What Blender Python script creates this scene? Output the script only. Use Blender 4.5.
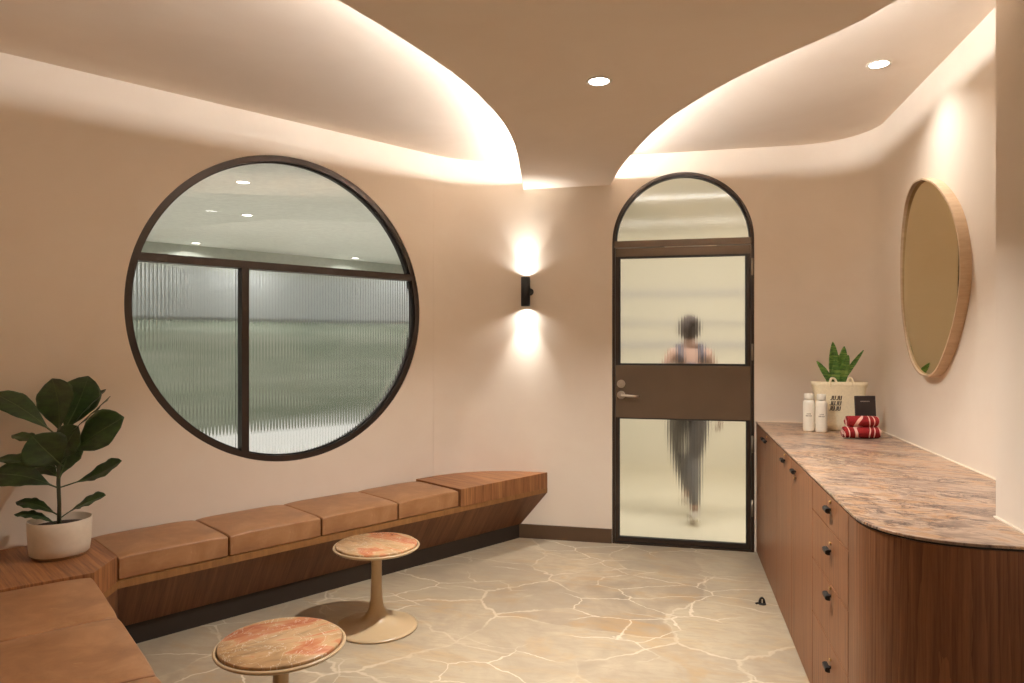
import bpy, bmesh, math, random
from mathutils import Vector, Matrix, noise
random.seed(7)
PI = math.pi
sc = bpy.context.scene
C = sc.collection
for o in list(bpy.data.objects): bpy.data.objects.remove(o)

# ---------------------------------------------------------------- camera, world, exposure
YAW = math.radians(12.87)
EYE = 1.43
cam = bpy.data.objects.new('camera', bpy.data.cameras.new('camera')); C.objects.link(cam)
cam.location = (0, 0, EYE); cam.rotation_euler = (PI/2, 0, YAW)
cam.data.sensor_width = 36; cam.data.lens = 36*700/1024
cam.data.clip_start = 0.02
sc.camera = cam
wd = bpy.data.worlds.new('world'); sc.world = wd; wd.use_nodes = True
wd.node_tree.nodes['Background'].inputs[0].default_value = (0.05, 0.045, 0.04, 1)
wd.node_tree.nodes['Background'].inputs[1].default_value = 0.3
sc.view_settings.view_transform = 'Standard'; sc.view_settings.look = 'None'
sc.view_settings.gamma = 1; sc.view_settings.use_curve_mapping = False
sc.view_settings.exposure = 0.66
cy = sc.cycles
cy.use_denoising = True
try: cy.denoiser = 'OPENIMAGEDENOISE'
except Exception: pass
cy.max_bounces = 12; cy.diffuse_bounces = 6; cy.glossy_bounces = 5; cy.transmission_bounces = 8
cy.sample_clamp_indirect = 4; cy.caustics_reflective = False; cy.caustics_refractive = False
cy.blur_glossy = 0.5; cy.use_light_tree = True

WARM = (1.0, 0.985, 0.95)
COVE_COL = (1.0, 0.985, 0.97)
P_DOWN1, P_DOWN2, P_REAR = 31.0, 2.8, 9.0
P_GARDEN = 11.5
P_SC_UP, P_SC_DN = 1.5, 1.7
SCONCE_COL = (1.0, 0.985, 0.96)
E_COVE = 195.0

def area(name, loc, direction, size, power, col, spread=180, shape='DISK', size_y=None, parent=None):
    l = bpy.data.lights.new(name, 'AREA'); l.energy = power; l.color = col; l.shape = shape
    l.size = size; l.spread = math.radians(spread)
    if size_y: l.size_y = size_y
    o = bpy.data.objects.new(name, l); C.objects.link(o)
    o.rotation_euler = Vector(direction).to_track_quat('-Z', 'Y').to_euler()
    o.location = loc
    if parent:
        o.parent = parent; o.location = Vector(loc) - parent.location
    return o

# corridor beyond the door: added fill light out of view, then two thin slots
area('corridor_fill_light', (0.6, 5.30, 2.69), (0, 0.55, -1), 3.4, 72, (1.0, 0.955, 0.87), 180, 'RECTANGLE', 0.10)
area('corridor_slot_light', (0.3, 6.3, 2.695), (0, 0, -1), 3.0, 1.2, (1.0, 0.97, 0.93), 180, 'RECTANGLE', 0.02)
area('corridor_slot_light', (0.3, 7.6, 2.695), (0, 0, -1), 3.0, 1.2, (1.0, 0.97, 0.93), 180, 'RECTANGLE', 0.02)

# ---------------------------------------------------------------- geometry helpers
class MB:
    def __init__(s): s.v = []; s.f = []; s.sm = []
    def add(s, vs, fs, smooth=False):
        b = len(s.v); s.v += [tuple(p) for p in vs]
        for f in fs: s.f.append([b+i for i in f]); s.sm.append(smooth)
        return s
    def box(s, x0, y0, z0, x1, y1, z1):
        vs = [(x, y, z) for z in (z0, z1) for y in (y0, y1) for x in (x0, x1)]
        return s.add(vs, [(0,2,3,1),(4,5,7,6),(0,1,5,4),(2,6,7,3),(0,4,6,2),(1,3,7,5)])
    def loft(s, rings, closed=True, caps=True, smooth=False):
        n = len(rings[0]); vs = [p for r in rings for p in r]; fs = []
        for i in range(len(rings)-1):
            for j in range(n if closed else n-1):
                k = (j+1) % n
                fs.append((i*n+j, i*n+k, (i+1)*n+k, (i+1)*n+j))
        s.add(vs, fs, smooth)
        if caps:
            b = len(s.v) - len(vs)
            s.f.append([b+j for j in range(n)][::-1]); s.sm.append(False)
            s.f.append([b+(len(rings)-1)*n+j for j in range(n)]); s.sm.append(False)
        return s
    def prism(s, poly, z0, z1):
        return s.loft([[(p[0], p[1], z0) for p in poly], [(p[0], p[1], z1) for p in poly]])
    def lathe(s, prof, seg=48, c=(0,0,0), caps=True):
        rings = [[(c[0]+r*math.cos(2*PI*k/seg), c[1]+r*math.sin(2*PI*k/seg), c[2]+z) for k in range(seg)] for r, z in prof]
        return s.loft(rings, True, caps, True)
    def tube(s, pts, rad, seg=10, caps=True):
        pts = [Vector(p) for p in pts]
        rad = rad if isinstance(rad, (list, tuple)) else [rad]*len(pts)
        rings = []; up = None
        for i, p in enumerate(pts):
            t = (pts[min(i+1, len(pts)-1)] - pts[max(i-1, 0)]).normalized()
            if up is None:
                up = Vector((0,0,1)) if abs(t.z) < 0.9 else Vector((1,0,0))
            a = t.cross(up).normalized(); b = a.cross(t).normalized(); up = b
            rings.append([tuple(p + rad[i]*(a*math.cos(2*PI*k/seg) + b*math.sin(2*PI*k/seg))) for k in range(seg)])
        return s.loft(rings, True, caps, True)
    def obj(s, name, mat, parent=None, recalc=True, loc=None):
        me = bpy.data.meshes.new(name); me.from_pydata(s.v, [], s.f); me.update()
        for p, q in zip(me.polygons, s.sm): p.use_smooth = q
        if recalc:
            bm = bmesh.new(); bm.from_mesh(me); bmesh.ops.recalc_face_normals(bm, faces=bm.faces); bm.to_mesh(me); bm.free()
        me.materials.append(mat)
        o = bpy.data.objects.new(name, me); C.objects.link(o)
        if parent is not None:
            o.parent = parent
        if loc is not None: o.location = loc
        return o

def world_child(o, parent):
    """parent without moving: the mesh was written in world coordinates"""
    o.parent = parent
    o.matrix_parent_inverse = Matrix.Identity(4)
    if parent.type == 'EMPTY' or True:
        bpy.context.view_layer.update()
        o.matrix_local = parent.matrix_world.inverted()
    return o

def part(mb, name, mat, parent, **k):
    o = mb.obj(name, mat, None, **k)
    return world_child(o, parent)

def thing(name, label, cat, loc=(0,0,0), rz=0, group=None):
    o = bpy.data.objects.new(name, None); C.objects.link(o)
    o.empty_display_size = 0.05
    o.location = loc; o.rotation_euler = (0, 0, rz)
    o['label'] = label; o['category'] = cat
    if group: o['group'] = group
    bpy.context.view_layer.update()
    return o
def tag(o, label, cat, group=None):
    o['label'] = label; o['category'] = cat
    if group: o['group'] = group
    return o
def structure(o): o['kind'] = 'structure'; return o
def copy_tree(root, loc=None, rz=None, label=None):
    r = root.copy(); C.objects.link(r)
    if loc is not None: r.location = loc
    if rz is not None: r.rotation_euler = (0, 0, rz)
    if label: r['label'] = label
    for ch in list(root.children):
        c = ch.copy(); C.objects.link(c); c.parent = r
        for g in list(ch.children):
            d = g.copy(); C.objects.link(d); d.parent = c
    return r
def bevel(o, w, seg=2, angle=35):
    m = o.modifiers.new('bevel', 'BEVEL'); m.width = w; m.segments = seg; m.limit_method = 'ANGLE'; m.angle_limit = math.radians(angle)
    m.harden_normals = False
    return o
def subd(o, n=2):
    m = o.modifiers.new('sub', 'SUBSURF'); m.levels = n; m.render_levels = n
    for p in o.data.polygons: p.use_smooth = True
    return o

def plate(name, loops, thick, origin, ux, out, mat, parent=None, back=0.0):
    """flat sheet with holes: loops of (a, z); a runs along ux from origin, thickness grows along out"""
    bm = bmesh.new(); ux = Vector(ux).normalized(); out = Vector(out).normalized(); og = Vector(origin)
    def mk(a, z, d): return og + ux*a + Vector((0,0,z)) + out*d
    edges = []; rings = []
    for lp in loops:
        vs = [bm.verts.new(mk(a, z, back)) for a, z in lp]; rings.append(vs)
        for i in range(len(vs)): edges.append(bm.edges.new((vs[i], vs[(i+1) % len(vs)])))
    bmesh.ops.triangle_fill(bm, use_beauty=True, use_dissolve=False, edges=edges)
    front = list(bm.faces)
    mp = {}
    for vs in rings:
        for v in vs: mp[v] = bm.verts.new(v.co + out*thick)
    for f in front: bm.faces.new([mp[v] for v in reversed(f.verts)])
    for vs in rings:
        n = len(vs)
        for i in range(n):
            a, b = vs[i], vs[(i+1) % n]
            f = bm.faces.new((a, b, mp[b], mp[a])); f.smooth = False
    bmesh.ops.recalc_face_normals(bm, faces=bm.faces)
    me = bpy.data.meshes.new(name); bm.to_mesh(me); bm.free(); me.materials.append(mat)
    o = bpy.data.objects.new(name, me); C.objects.link(o)
    if parent is not None: world_child(o, parent)
    return o

# ---------------------------------------------------------------- materials
def srgb(r, g, b):
    f = lambda c: (c/255/12.92) if c/255 <= 0.04045 else ((c/255+0.055)/1.055)**2.4
    return (f(r), f(g), f(b), 1)
class NT:
    def __init__(s, name):
        s.m = bpy.data.materials.new(name); s.m.use_nodes = True
        s.t = s.m.node_tree; s.n = s.t.nodes; s.p = s.n['Principled BSDF']; s.tc = s.n.new('ShaderNodeTexCoord')
    def link(s, a, b): s.t.links.new(a, b)
    def mapping(s, scale=(1,1,1), rot=(0,0,0), loc=(0,0,0), src=None):
        m = s.n.new('ShaderNodeMapping'); m.inputs['Scale'].default_value = scale; m.inputs['Rotation'].default_value = rot; m.inputs['Location'].default_value = loc
        s.link(src or s.tc.outputs['Object'], m.inputs['Vector']); return m.outputs[0]
    def noise(s, vec, scale=5, detail=4, rough=0.5, dist=0.0):
        n = s.n.new('ShaderNodeTexNoise'); n.inputs['Scale'].default_value = scale; n.inputs['Detail'].default_value = detail
        n.inputs['Roughness'].default_value = rough; n.inputs['Distortion'].default_value = dist
        if vec: s.link(vec, n.inputs['Vector'])
        return n
    def ramp(s, fac, stops, interp='LINEAR'):
        r = s.n.new('ShaderNodeValToRGB'); r.color_ramp.interpolation = interp
        e = r.color_ramp.elements
        while len(e) < len(stops): e.new(0.5)
        for x, (p, c) in zip(e, stops): x.position = p; x.color = c if len(c) == 4 else (*c, 1)
        s.link(fac, r.inputs[0]); return r.outputs[0]
    def mix(s, fac, a, b, mode='MIX'):
        m = s.n.new('ShaderNodeMix'); m.data_type = 'RGBA'; m.blend_type = mode
        for v, i in ((fac, 0), (a, 6), (b, 7)):
            if hasattr(v, 'links') or isinstance(v, bpy.types.NodeSocket): s.link(v, m.inputs[i])
            else: m.inputs[i].default_value = v
        return m.outputs[2]
    def math(s, op, a, b=None):
        m = s.n.new('ShaderNodeMath'); m.operation = op
        for i, v in enumerate((a, b)):
            if v is None: continue
            if isinstance(v, bpy.types.NodeSocket): s.link(v, m.inputs[i])
            else: m.inputs[i].default_value = v
        return m.outputs[0]
    def bump(s, h, strength=0.2, dist=0.01):
        b = s.n.new('ShaderNodeBump'); b.inputs['Strength'].default_value = strength; b.inputs['Distance'].default_value = dist
        s.link(h, b.inputs['Height']); s.link(b.outputs[0], s.p.inputs['Normal'])
    def base(s, v):
        if isinstance(v, bpy.types.NodeSocket): s.link(v, s.p.inputs['Base Color'])
        else: s.p.inputs['Base Color'].default_value = v
    def set(s, **k):
        for a, v in k.items():
            s.p.inputs[a.replace('_', ' ')].default_value = v

def W3(v): return (v, v, v, 1)
def plain(name, col, rough=0.5, metal=0.0, var=0.06, scale=20, bump=0.0, spec=0.5):
    t = NT(name); n = t.noise(t.mapping(), scale, 3)
    d = tuple(c*(1-var) for c in col[:3]) + (1,); l = tuple(min(1, c*(1+var)) for c in col[:3]) + (1,)
    t.base(t.ramp(n.outputs[0], [(0.3, d), (0.7, l)]))
    t.set(Roughness=rough, Metallic=metal); t.p.inputs['Specular IOR Level'].default_value = spec
    if bump: t.bump(n.outputs[0], bump, 0.004)
    return t.m
def plaster(name, a, b):
    t = NT(name)
    n = t.noise(t.mapping((1, 1, 1.3)), 1.6, 7, 0.6, 0.6)
    n2 = t.noise(t.mapping((1, 1, 1)), 9, 5, 0.6)
    c = t.ramp(n.outputs[0], [(0.3, a), (0.72, b)])
    c = t.mix(0.10, c, t.ramp(n2.outputs[0], [(0.35, a), (0.65, b)]), 'OVERLAY')
    t.base(c); t.set(Roughness=0.75); t.p.inputs['Specular IOR Level'].default_value = 0.25
    t.bump(n2.outputs[0], 0.06, 0.004)
    return t.m
M = {}
M['wall'] = plaster('wall_plaster', srgb(221, 207, 191), srgb(227, 215, 200))
M['ceiling'] = plaster('ceiling_plaster', srgb(226, 212, 197), srgb(232, 220, 206))

def wood(name, dark, mid, light, scale=(60, 60, 1.6), rot=(0,0,0), rough=0.45, fine=3.0):
    t = NT(name)
    rb = t.mapping(rot=rot)
    v = t.mapping(scale, src=rb)
    n = t.noise(v, 1.0, 5, 0.6, 0.3)
    c = t.ramp(n.outputs[0], [(0.28, dark), (0.5, mid), (0.75, light)])
    v2 = t.mapping(tuple(s_*fine for s_ in scale), src=rb)
    n2 = t.noise(v2, 1.0, 3, 0.7)
    c = t.mix(0.35, c, t.ramp(n2.outputs[0], [(0.35, dark), (0.62, light)]), 'MIX')
    big = t.noise(t.mapping((scale[0]*0.08, scale[1]*0.08, scale[2]*0.4), src=rb), 1.0, 2)
    c = t.mix(t.math('MULTIPLY', big.outputs[0], 0.35), c, mid)
    t.base(c); t.set(Roughness=rough); t.p.inputs['Specular IOR Level'].default_value = 0.35
    t.bump(n2.outputs[0], 0.05, 0.002)
    return t.m
WD, WM, WL = srgb(90, 52, 30), srgb(128, 81, 50), srgb(152, 104, 67)
M['oak_v'] = wood('oak_veneer_vertical', WD, WM, WL)
def cathedral():
    t = NT('oak_veneer_cathedral')
    w = t.n.new('ShaderNodeTexWave'); w.wave_type = 'RINGS'; w.rings_direction = 'SPHERICAL'; w.wave_profile = 'SAW'
    w.inputs['Scale'].default_value = 7.0; w.inputs['Distortion'].default_value = 2.4; w.inputs['Detail'].default_value = 3; w.inputs['Detail Scale'].default_value = 1.2
    t.link(t.mapping((4.6, 4.6, 0.55), (0, 0, 0), (-0.1, -0.1, 0.5)), w.inputs['Vector'])
    c = t.ramp(w.outputs['Color'], [(0.0, srgb(98, 58, 34)), (0.35, srgb(118, 74, 45)), (1.0, srgb(134, 88, 55))])
    f = t.noise(t.mapping((110, 110, 3)), 1.0, 4, 0.7)
    c = t.mix(0.45, c, t.ramp(f.outputs[0], [(0.35, srgb(84, 48, 28)), (0.62, srgb(142, 94, 60))]))
    t.base(c); t.set(Roughness=0.42); t.p.inputs['Specular IOR Level'].default_value = 0.35; t.bump(f.outputs[0], 0.05, 0.002); return t.m
M['oak_end'] = cathedral()
M['oak_top'] = wood('oak_veneer_top', WD, WM, srgb(188, 134, 84), (45, 1.6, 1.6), (0, 0, math.radians(-57.5)))
M['oak_slope'] = wood('oak_veneer_slope', srgb(76, 46, 29), srgb(110, 72, 46), srgb(136, 94, 62), (42, 1.6, 1.6), (0, math.radians(6), math.radians(-57.5)))
M['oak_edge'] = wood('oak_edge', srgb(112, 74, 40), srgb(134, 92, 52), srgb(152, 108, 64), (20, 2, 2), (0, 0, math.radians(-57.5)))

def leather():
    t = NT('tan_leather')
    n = t.noise(t.mapping(), 7, 7, 0.65, 0.5); f = t.noise(t.mapping(), 90, 3, 0.6)
    c = t.ramp(n.outputs[0], [(0.25, srgb(128, 87, 56)), (0.5, srgb(148, 104, 68)), (0.75, srgb(168, 124, 86))])
    sc_ = t.noise(t.mapping((3, 14, 3), (0, 0, 0.9)), 3, 4, 0.6, 1.5)
    c = t.mix(t.ramp(sc_.outputs[0], [(0.66, W3(0)), (0.74, W3(0.4))]), c, srgb(202, 160, 118))
    t.base(c); t.set(Roughness=0.42); t.p.inputs['Specular IOR Level'].default_value = 0.4
    t.bump(f.outputs[0], 0.12, 0.002); return t.m
M['leather'] = leather()

def floor_mat():
    t = NT('crazy_limestone')
    w = t.noise(t.mapping(), 1.6, 5, 0.6)
    dv = t.n.new('ShaderNodeVectorMath'); dv.operation = 'SCALE'; dv.inputs[3].default_value = 0.42
    t.link(w.outputs[1], dv.inputs[0])
    av = t.n.new('ShaderNodeVectorMath'); av.operation = 'ADD'; t.link(t.mapping((1.0, 1.25, 1), (0, 0, 0.5)), av.inputs[0]); t.link(dv.outputs[0], av.inputs[1])
    def vor(feature, scale, vec):
        v = t.n.new('ShaderNodeTexVoronoi'); v.voronoi_dimensions = '2D'; v.feature = feature; v.inputs['Scale'].default_value = scale; t.link(vec, v.inputs['Vector']); return v
    e = vor('DISTANCE_TO_EDGE', 1.55, av.outputs[0]); cell = vor('F1', 1.55, av.outputs[0])
    av2 = t.n.new('ShaderNodeVectorMath'); av2.operation = 'ADD'; t.link(t.mapping((1.0, 1.7, 1), (0, 0, -0.6), (3.3, 1.1, 0)), av2.inputs[0]); t.link(dv.outputs[0], av2.inputs[1])
    e2 = vor('DISTANCE_TO_EDGE', 2.6, av2.outputs[0])
    nb = t.noise(t.mapping(), 2.2, 7, 0.62, 1.2); nf = t.noise(t.mapping((1, 3.5, 1), (0, 0, 0.7)), 9, 7, 0.65, 0.8)
    c = t.ramp(nb.outputs[0], [(0.3, srgb(134, 118, 100)), (0.5, srgb(163, 145, 121)), (0.68, srgb(184, 166, 139))])
    och = t.noise(t.mapping((1, 1.8, 1), (0, 0, 0.4), (5, 2, 0)), 1.9, 6, 0.65, 1.5)
    c = t.mix(t.ramp(och.outputs[0], [(0.50, W3(0)), (0.64, W3(0.75))]), c, srgb(172, 134, 84))
    sep = t.n.new('ShaderNodeSeparateColor'); t.link(cell.outputs['Color'], sep.inputs[0])
    c = t.mix(t.math('MULTIPLY', sep.outputs[0], 0.6), c, srgb(144, 132, 114))
    c = t.mix(t.math('MULTIPLY', sep.outputs[1], 0.4), c, srgb(194, 178, 148))
    c = t.mix(t.ramp(nf.outputs[0], [(0.35, W3(0.5)), (0.55, W3(0))]), c, srgb(150, 132, 112))
    wn = t.noise(t.mapping(), 5, 3)
    th = t.math('MULTIPLY', wn.outputs[0], 0.014)
    vein = t.ramp(t.math('SUBTRACT', e.outputs['Distance'], th), [(0.0, W3(0.7)), (0.010, W3(0))])
    vm = t.ramp(t.noise(t.mapping(loc=(3, 7, 0)), 2.1, 3).outputs[0], [(0.42, W3(0.08)), (0.60, W3(0.9))])
    c = t.mix(t.math('MULTIPLY', vein, vm), c, srgb(208, 192, 166))
    mask = t.ramp(t.noise(t.mapping(loc=(9, 4, 0)), 1.3, 2).outputs[0], [(0.48, W3(0)), (0.56, W3(1))])
    v2 = t.ramp(t.math('SUBTRACT', e2.outputs['Distance'], t.math('MULTIPLY', wn.outputs[0], 0.016)), [(0.0, W3(0.7)), (0.012, W3(0))])
    c = t.mix(t.math('MULTIPLY', v2, mask), c, srgb(216, 202, 178))
    t.base(c); t.set(Roughness=0.42); t.p.inputs['Specular IOR Level'].default_value = 0.35
    t.bump(nf.outputs[0], 0.10, 0.003); return t.m
M['floor'] = floor_mat()

def marble_counter():
    t = NT('rose_marble')
    base = t.mapping((1, 1, 1), (0, 0, math.radians(20)))
    wob = t.noise(base, 2.5, 4, 0.6)
    n = t.noise(t.mapping((1.3, 3.0, 1), src=base), 2.0, 8, 0.62, 1.3)
    c = t.ramp(n.outputs[0], [(0.32, srgb(122, 102, 92)), (0.42, srgb(160, 134, 114)), (0.49, srgb(186, 160, 138)), (0.54, srgb(178, 136, 98)), (0.60, srgb(180, 154, 132)), (0.72, srgb(130, 108, 98))])
    v = t.noise(t.mapping((1.5, 3.4, 1), loc=(2, 3, 0), src=base), 2.0, 10, 0.74, 2.4)
    k = t.ramp(v.outputs[0], [(0.445, W3(0)), (0.485, W3(1)), (0.525, W3(0))])
    ms = t.ramp(t.noise(t.mapping((1, 2.2, 1), loc=(4, 0, 0), src=base), 3.0, 4).outputs[0], [(0.44, W3(0.05)), (0.54, W3(1))])
    c = t.mix(t.math('MULTIPLY', k, ms), c, srgb(58, 44, 46))
    v3 = t.noise(t.mapping((2, 5, 1), loc=(7, 1, 0), src=base), 3.0, 10, 0.76, 3)
    c = t.mix(t.ramp(v3.outputs[0], [(0.53, W3(0)), (0.62, W3(0.7))]), c, srgb(88, 68, 64))
    t.base(c); t.set(Roughness=0.3); t.p.inputs['Specular IOR Level'].default_value = 0.35; return t.m
M['counter'] = marble_counter()
def onyx():
    t = NT('red_onyx')
    base = t.mapping((1, 1, 1), (0, 0, math.radians(35)))
    n = t.noise(t.mapping((1.8, 6, 1), src=base), 1.9, 5, 0.5, 1.2)
    c = t.ramp(n.outputs[0], [(0.30, srgb(140, 112, 80)), (0.44, srgb(172, 136, 96)), (0.52, srgb(186, 148, 106)), (0.58, srgb(184, 122, 84)), (0.70, srgb(166, 92, 60))])
    v = t.noise(t.mapping((4, 6, 1), loc=(1, 2, 0)), 1.4, 4, 0.6, 1.5)
    c = t.mix(t.ramp(v.outputs[0], [(0.492, W3(0)), (0.5, W3(0.6)), (0.508, W3(0))]), c, srgb(232, 216, 190))
    t.base(c); t.set(Roughness=0.22); return t.m
M['onyx'] = onyx()
M['table_paint'] = plain('taupe_lacquer', srgb(184, 158, 122), 0.28, 0, 0.02)
M['bronze'] = plain('bronze_metal', srgb(104, 86, 68), 0.42, 0.35, 0.05, 6)
M['bronze_dark'] = plain('dark_bronze', srgb(60, 48, 40), 0.4, 0.5, 0.05, 6)
M['gasket'] = plain('black_gasket', srgb(30, 26, 24), 0.6, 0, 0.1)
M['frame_black'] = plain('window_bronze', srgb(58, 48, 42), 0.38, 0.5, 0.05)
M['steel'] = plain('brushed_steel', srgb(205, 195, 182), 0.28, 1.0, 0.03, 60)
M['hinge'] = plain('hinge_metal', srgb(150, 138, 122), 0.4, 0.7)
M['brass'] = plain('brass', srgb(215, 180, 120), 0.3, 1.0, 0.03)
M['skirting'] = plain('skirting_brown', srgb(82, 60, 40), 0.55, 0, 0.04)
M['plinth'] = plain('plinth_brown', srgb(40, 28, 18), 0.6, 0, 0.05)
M['black'] = plain('black_metal', srgb(24, 22, 22), 0.5, 0.2, 0.1)
M['white_paint'] = plain('white_paint', srgb(225, 218, 205), 0.5)
M['caulk'] = plain('caulk_line', srgb(236, 222, 200), 0.6)
M['pot'] = plain('white_ceramic', srgb(214, 200, 180), 0.5, 0, 0.03, 40, 0.05)
M['clay'] = plain('pot_foot', srgb(150, 118, 86), 0.7)
M['soil'] = plain('soil', srgb(58, 42, 30), 0.95, 0, 0.3, 120, 0.6)
M['mirror'] = NT('bronze_mirror').m
_p = M['mirror'].node_tree.nodes['Principled BSDF']; _p.inputs['Base Color'].default_value = srgb(214, 204, 168); _p.inputs['Metallic'].default_value = 1; _p.inputs['Roughness'].default_value = 0.03
M['mirror_frame'] = wood('pale_oak_frame', srgb(176, 148, 118), srgb(192, 164, 132), srgb(206, 178, 146), (6, 6, 30))
M['bottle'] = plain('cream_bottle', srgb(240, 234, 218), 0.35, 0, 0.02)
M['ink'] = plain('grey_ink', srgb(120, 108, 88), 0.6)
M['bag'] = plain('canvas', srgb(244, 230, 196), 0.85, 0, 0.05, 90, 0.25)
M['bag_ink'] = plain('print_ink', srgb(66, 56, 44), 0.8)
M['booklet'] = plain('charcoal_board', srgb(50, 40, 38), 0.55, 0, 0.05)
M['booklet_ink'] = plain('pale_print', srgb(150, 140, 130), 0.6)
def leaf_mat(name, a, b, edge=None, rough=0.35):
    t = NT(name); n = t.noise(t.mapping((8, 8, 20)), 2, 4, 0.6)
    c = t.ramp(n.outputs[0], [(0.35, a), (0.65, b)])
    t.base(c); t.set(Roughness=rough); t.bump(t.noise(t.mapping(), 40, 3).outputs[0], 0.1, 0.003); return t.m
M['fig_leaf'] = leaf_mat('fig_leaf', srgb(34, 52, 28), srgb(56, 80, 40))
M['fig_vein'] = plain('leaf_vein', srgb(74, 92, 54), 0.5)
M['stem'] = plain('plant_stem', srgb(62, 66, 44), 0.7)
def snake_leaf():
    t = NT('snake_plant_leaf'); n = t.noise(t.mapping((10, 10, 60)), 1.2, 4, 0.6, 1)
    t.base(t.ramp(n.outputs[0], [(0.35, srgb(48, 84, 32)), (0.5, srgb(84, 130, 50)), (0.62, srgb(132, 160, 76))]))
    t.set(Roughness=0.4); return t.m
M['snake'] = snake_leaf()
M['snake_edge'] = plain('snake_leaf_edge', srgb(178, 184, 104), 0.5)

def glass(name, col=(0.94, 0.97, 0.95, 1), rough=0.0, ior=1.45):
    t = NT(name); t.base(col); t.set(Roughness=rough, IOR=ior); t.p.inputs['Transmission Weight'].default_value = 1; return t.m
M['clear_glass'] = glass('clear_glass', (0.97, 0.98, 0.97, 1))
M['reeded_glass'] = glass('reeded_glass', (0.93, 0.94, 0.95, 1), 0.05)
M['door_glass'] = glass('door_reeded_glass', (0.97, 0.97, 0.95, 1), 0.15)
def emit(name, col, s):
    t = NT(name); t.base((0.8, 0.8, 0.8, 1)); t.p.inputs['Emission Color'].default_value = (*col, 1); t.p.inputs['Emission Strength'].default_value = s; return t.m
M['led'] = emit('led_strip_glow', COVE_COL, E_COVE)
M['lens'] = emit('downlight_lens', (1, 0.95, 0.88), 14)

# ---------------------------------------------------------------- plan of the room
TH = math.radians(32.51)
N1 = Vector((-math.cos(TH), math.sin(TH))); U1 = Vector((math.sin(TH), math.cos(TH))); D1 = 3.898
M2 = Vector((0.61, 0.7924)); V2 = Vector((0.7924, -0.61)); D2 = -0.02
def w1(q, d): return tuple(N1*d + U1*q)
def w2(v, m): return tuple(M2*m + V2*v)
HI, LO = 2.745, 2.54
def corner12(d, m):
    det = N1.x*M2.y - N1.y*M2.x
    return ((d*M2.y - N1.y*m)/det, (N1.x*m - M2.x*d)/det)
C12 = corner12(D1, D2); QC = U1.dot(Vector(C12)); VC = V2.dot(Vector(C12))
YB, XR = 5.0, 1.24
XL0 = -1.056; RC = 0.69; RR = 0.42; XP, YP = 0.975, 2.44
V_END = -1.60
E2 = w2(V_END, D2)

# straight left wall with the round hole
QS = U1.dot(Vector((XL0 + RC*math.cos(PI/2+PI/2-TH), YB-RC + RC*math.sin(PI/2+PI/2-TH))))
QW, ZW, RW = 2.020, 1.624, 0.907
KQ = 1.025
circ = [(QW + KQ*RW*math.cos(2*PI*k/160), ZW + RW*math.sin(2*PI*k/160)) for k in range(160)]
wl = plate('wall_left', [[(QC-0.05, 0), (QS+0.004, 0), (QS+0.004, HI+0.05), (QC-0.05, HI+0.05)], circ], 0.12, (*w1(0, D1), 0), (*U1, 0), (*N1, 0), M['wall'])
structure(wl)
# curved corner to the back wall
def curved(name, c, r, a0, a1, z0, z1, n=72, th=0.12):
    mb = MB(); vs = []; fs = []
    for k in range(n+1):
        a = a0 + (a1-a0)*k/n
        for rr in (r, r+th):
            for z in (z0, z1): vs.append((c[0]+rr*math.cos(a), c[1]+rr*math.sin(a), z))
    for k in range(n):
        i = 4*k; j = i+4
        fs += [(i, i+1, j+1, j), (i+2, j+2, j+3, i+3), (i+1, i+3, j+3, j+1), (i, j, j+2, i+2)]
    fs += [(0, 2, 3, 1), (4*n, 4*n+1, 4*n+3, 4*n+2)]
    mb.add(vs, fs, True); return mb
o = curved('wall_left_corner', (XL0, YB-RC), RC, PI-TH, PI/2, 0, HI+0.05).obj('wall_corner_left', M['wall']); structure(o)
o = curved('wall_right_corner', (XR-RR, YB-RR), RR, PI/2, 0, 0, HI+0.05).obj('wall_corner_right', M['wall']); structure(o)
for nm in ('wall_corner_left', 'wall_corner_right'):
    me = bpy.data.objects[nm].data
    for p in me.polygons: p.use_smooth = abs(p.normal.z) < 0.5
    bpy.data.objects[nm].modifiers.new('es', 'EDGE_SPLIT').split_angle = math.radians(40)
# back wall with arched opening
DX0, DX1 = -0.413, 0.545; DCX = (DX0+DX1)/2; DR = (DX1-DX0)/2; ZS = 2.127
arch = [(DX0, -0.0), (DX0, ZS)] + [(DCX - DR*math.cos(PI*k/64), ZS + DR*math.sin(PI*k/64)) for k in range(1, 64)] + [(DX1, ZS), (DX1, -0.0)]
outer = [(XL0, 0)] + arch + [(XR-RR, 0), (XR-RR, HI+0.05), (XL0, HI+0.05)]
wb = plate('wall_back', [outer], 0.12, (0, YB, 0), (1, 0, 0), (0, 1, 0), M['wall']); structure(wb)
# right wall and the pier that stands forward of it
structure(MB().box(XR, YP-0.02, 0, XR+0.12, YB-RR, HI+0.05).obj('wall_right', M['wall']))
structure(MB().box(XP, -2.6, 0, XR+0.12, YP, HI+0.05).obj('wall_pier', M['wall']))
# unseen sides behind the camera
t1 = [w2(VC, D2), E2, tuple(Vector(E2) - M2*0.12), tuple(Vector(w2(VC, D2)) - M2*0.12)]
structure(MB().prism(t1, 0, HI+0.05).obj('wall_seat', M['wall']))
structure(MB().box(E2[0]-0.12, -2.6, 0, E2[0], E2[1], HI+0.05).obj('wall_side', M['wall']))
structure(MB().box(E2[0]-0.12, -2.72, 0, XR+0.12, -2.6, HI+0.05).obj('wall_rear', M['wall']))
# floor
fo = [(-3.6, 2.6), (-3.2, 1.9), (-1.6, 0.5), (-1.6, -2.8), (1.5, -2.8), (1.5, 5.0), (-1.3, 5.0), (-1.75, 4.9)]
structure(MB().prism(fo, -0.05, 0).obj('floor', M['floor']))
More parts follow.
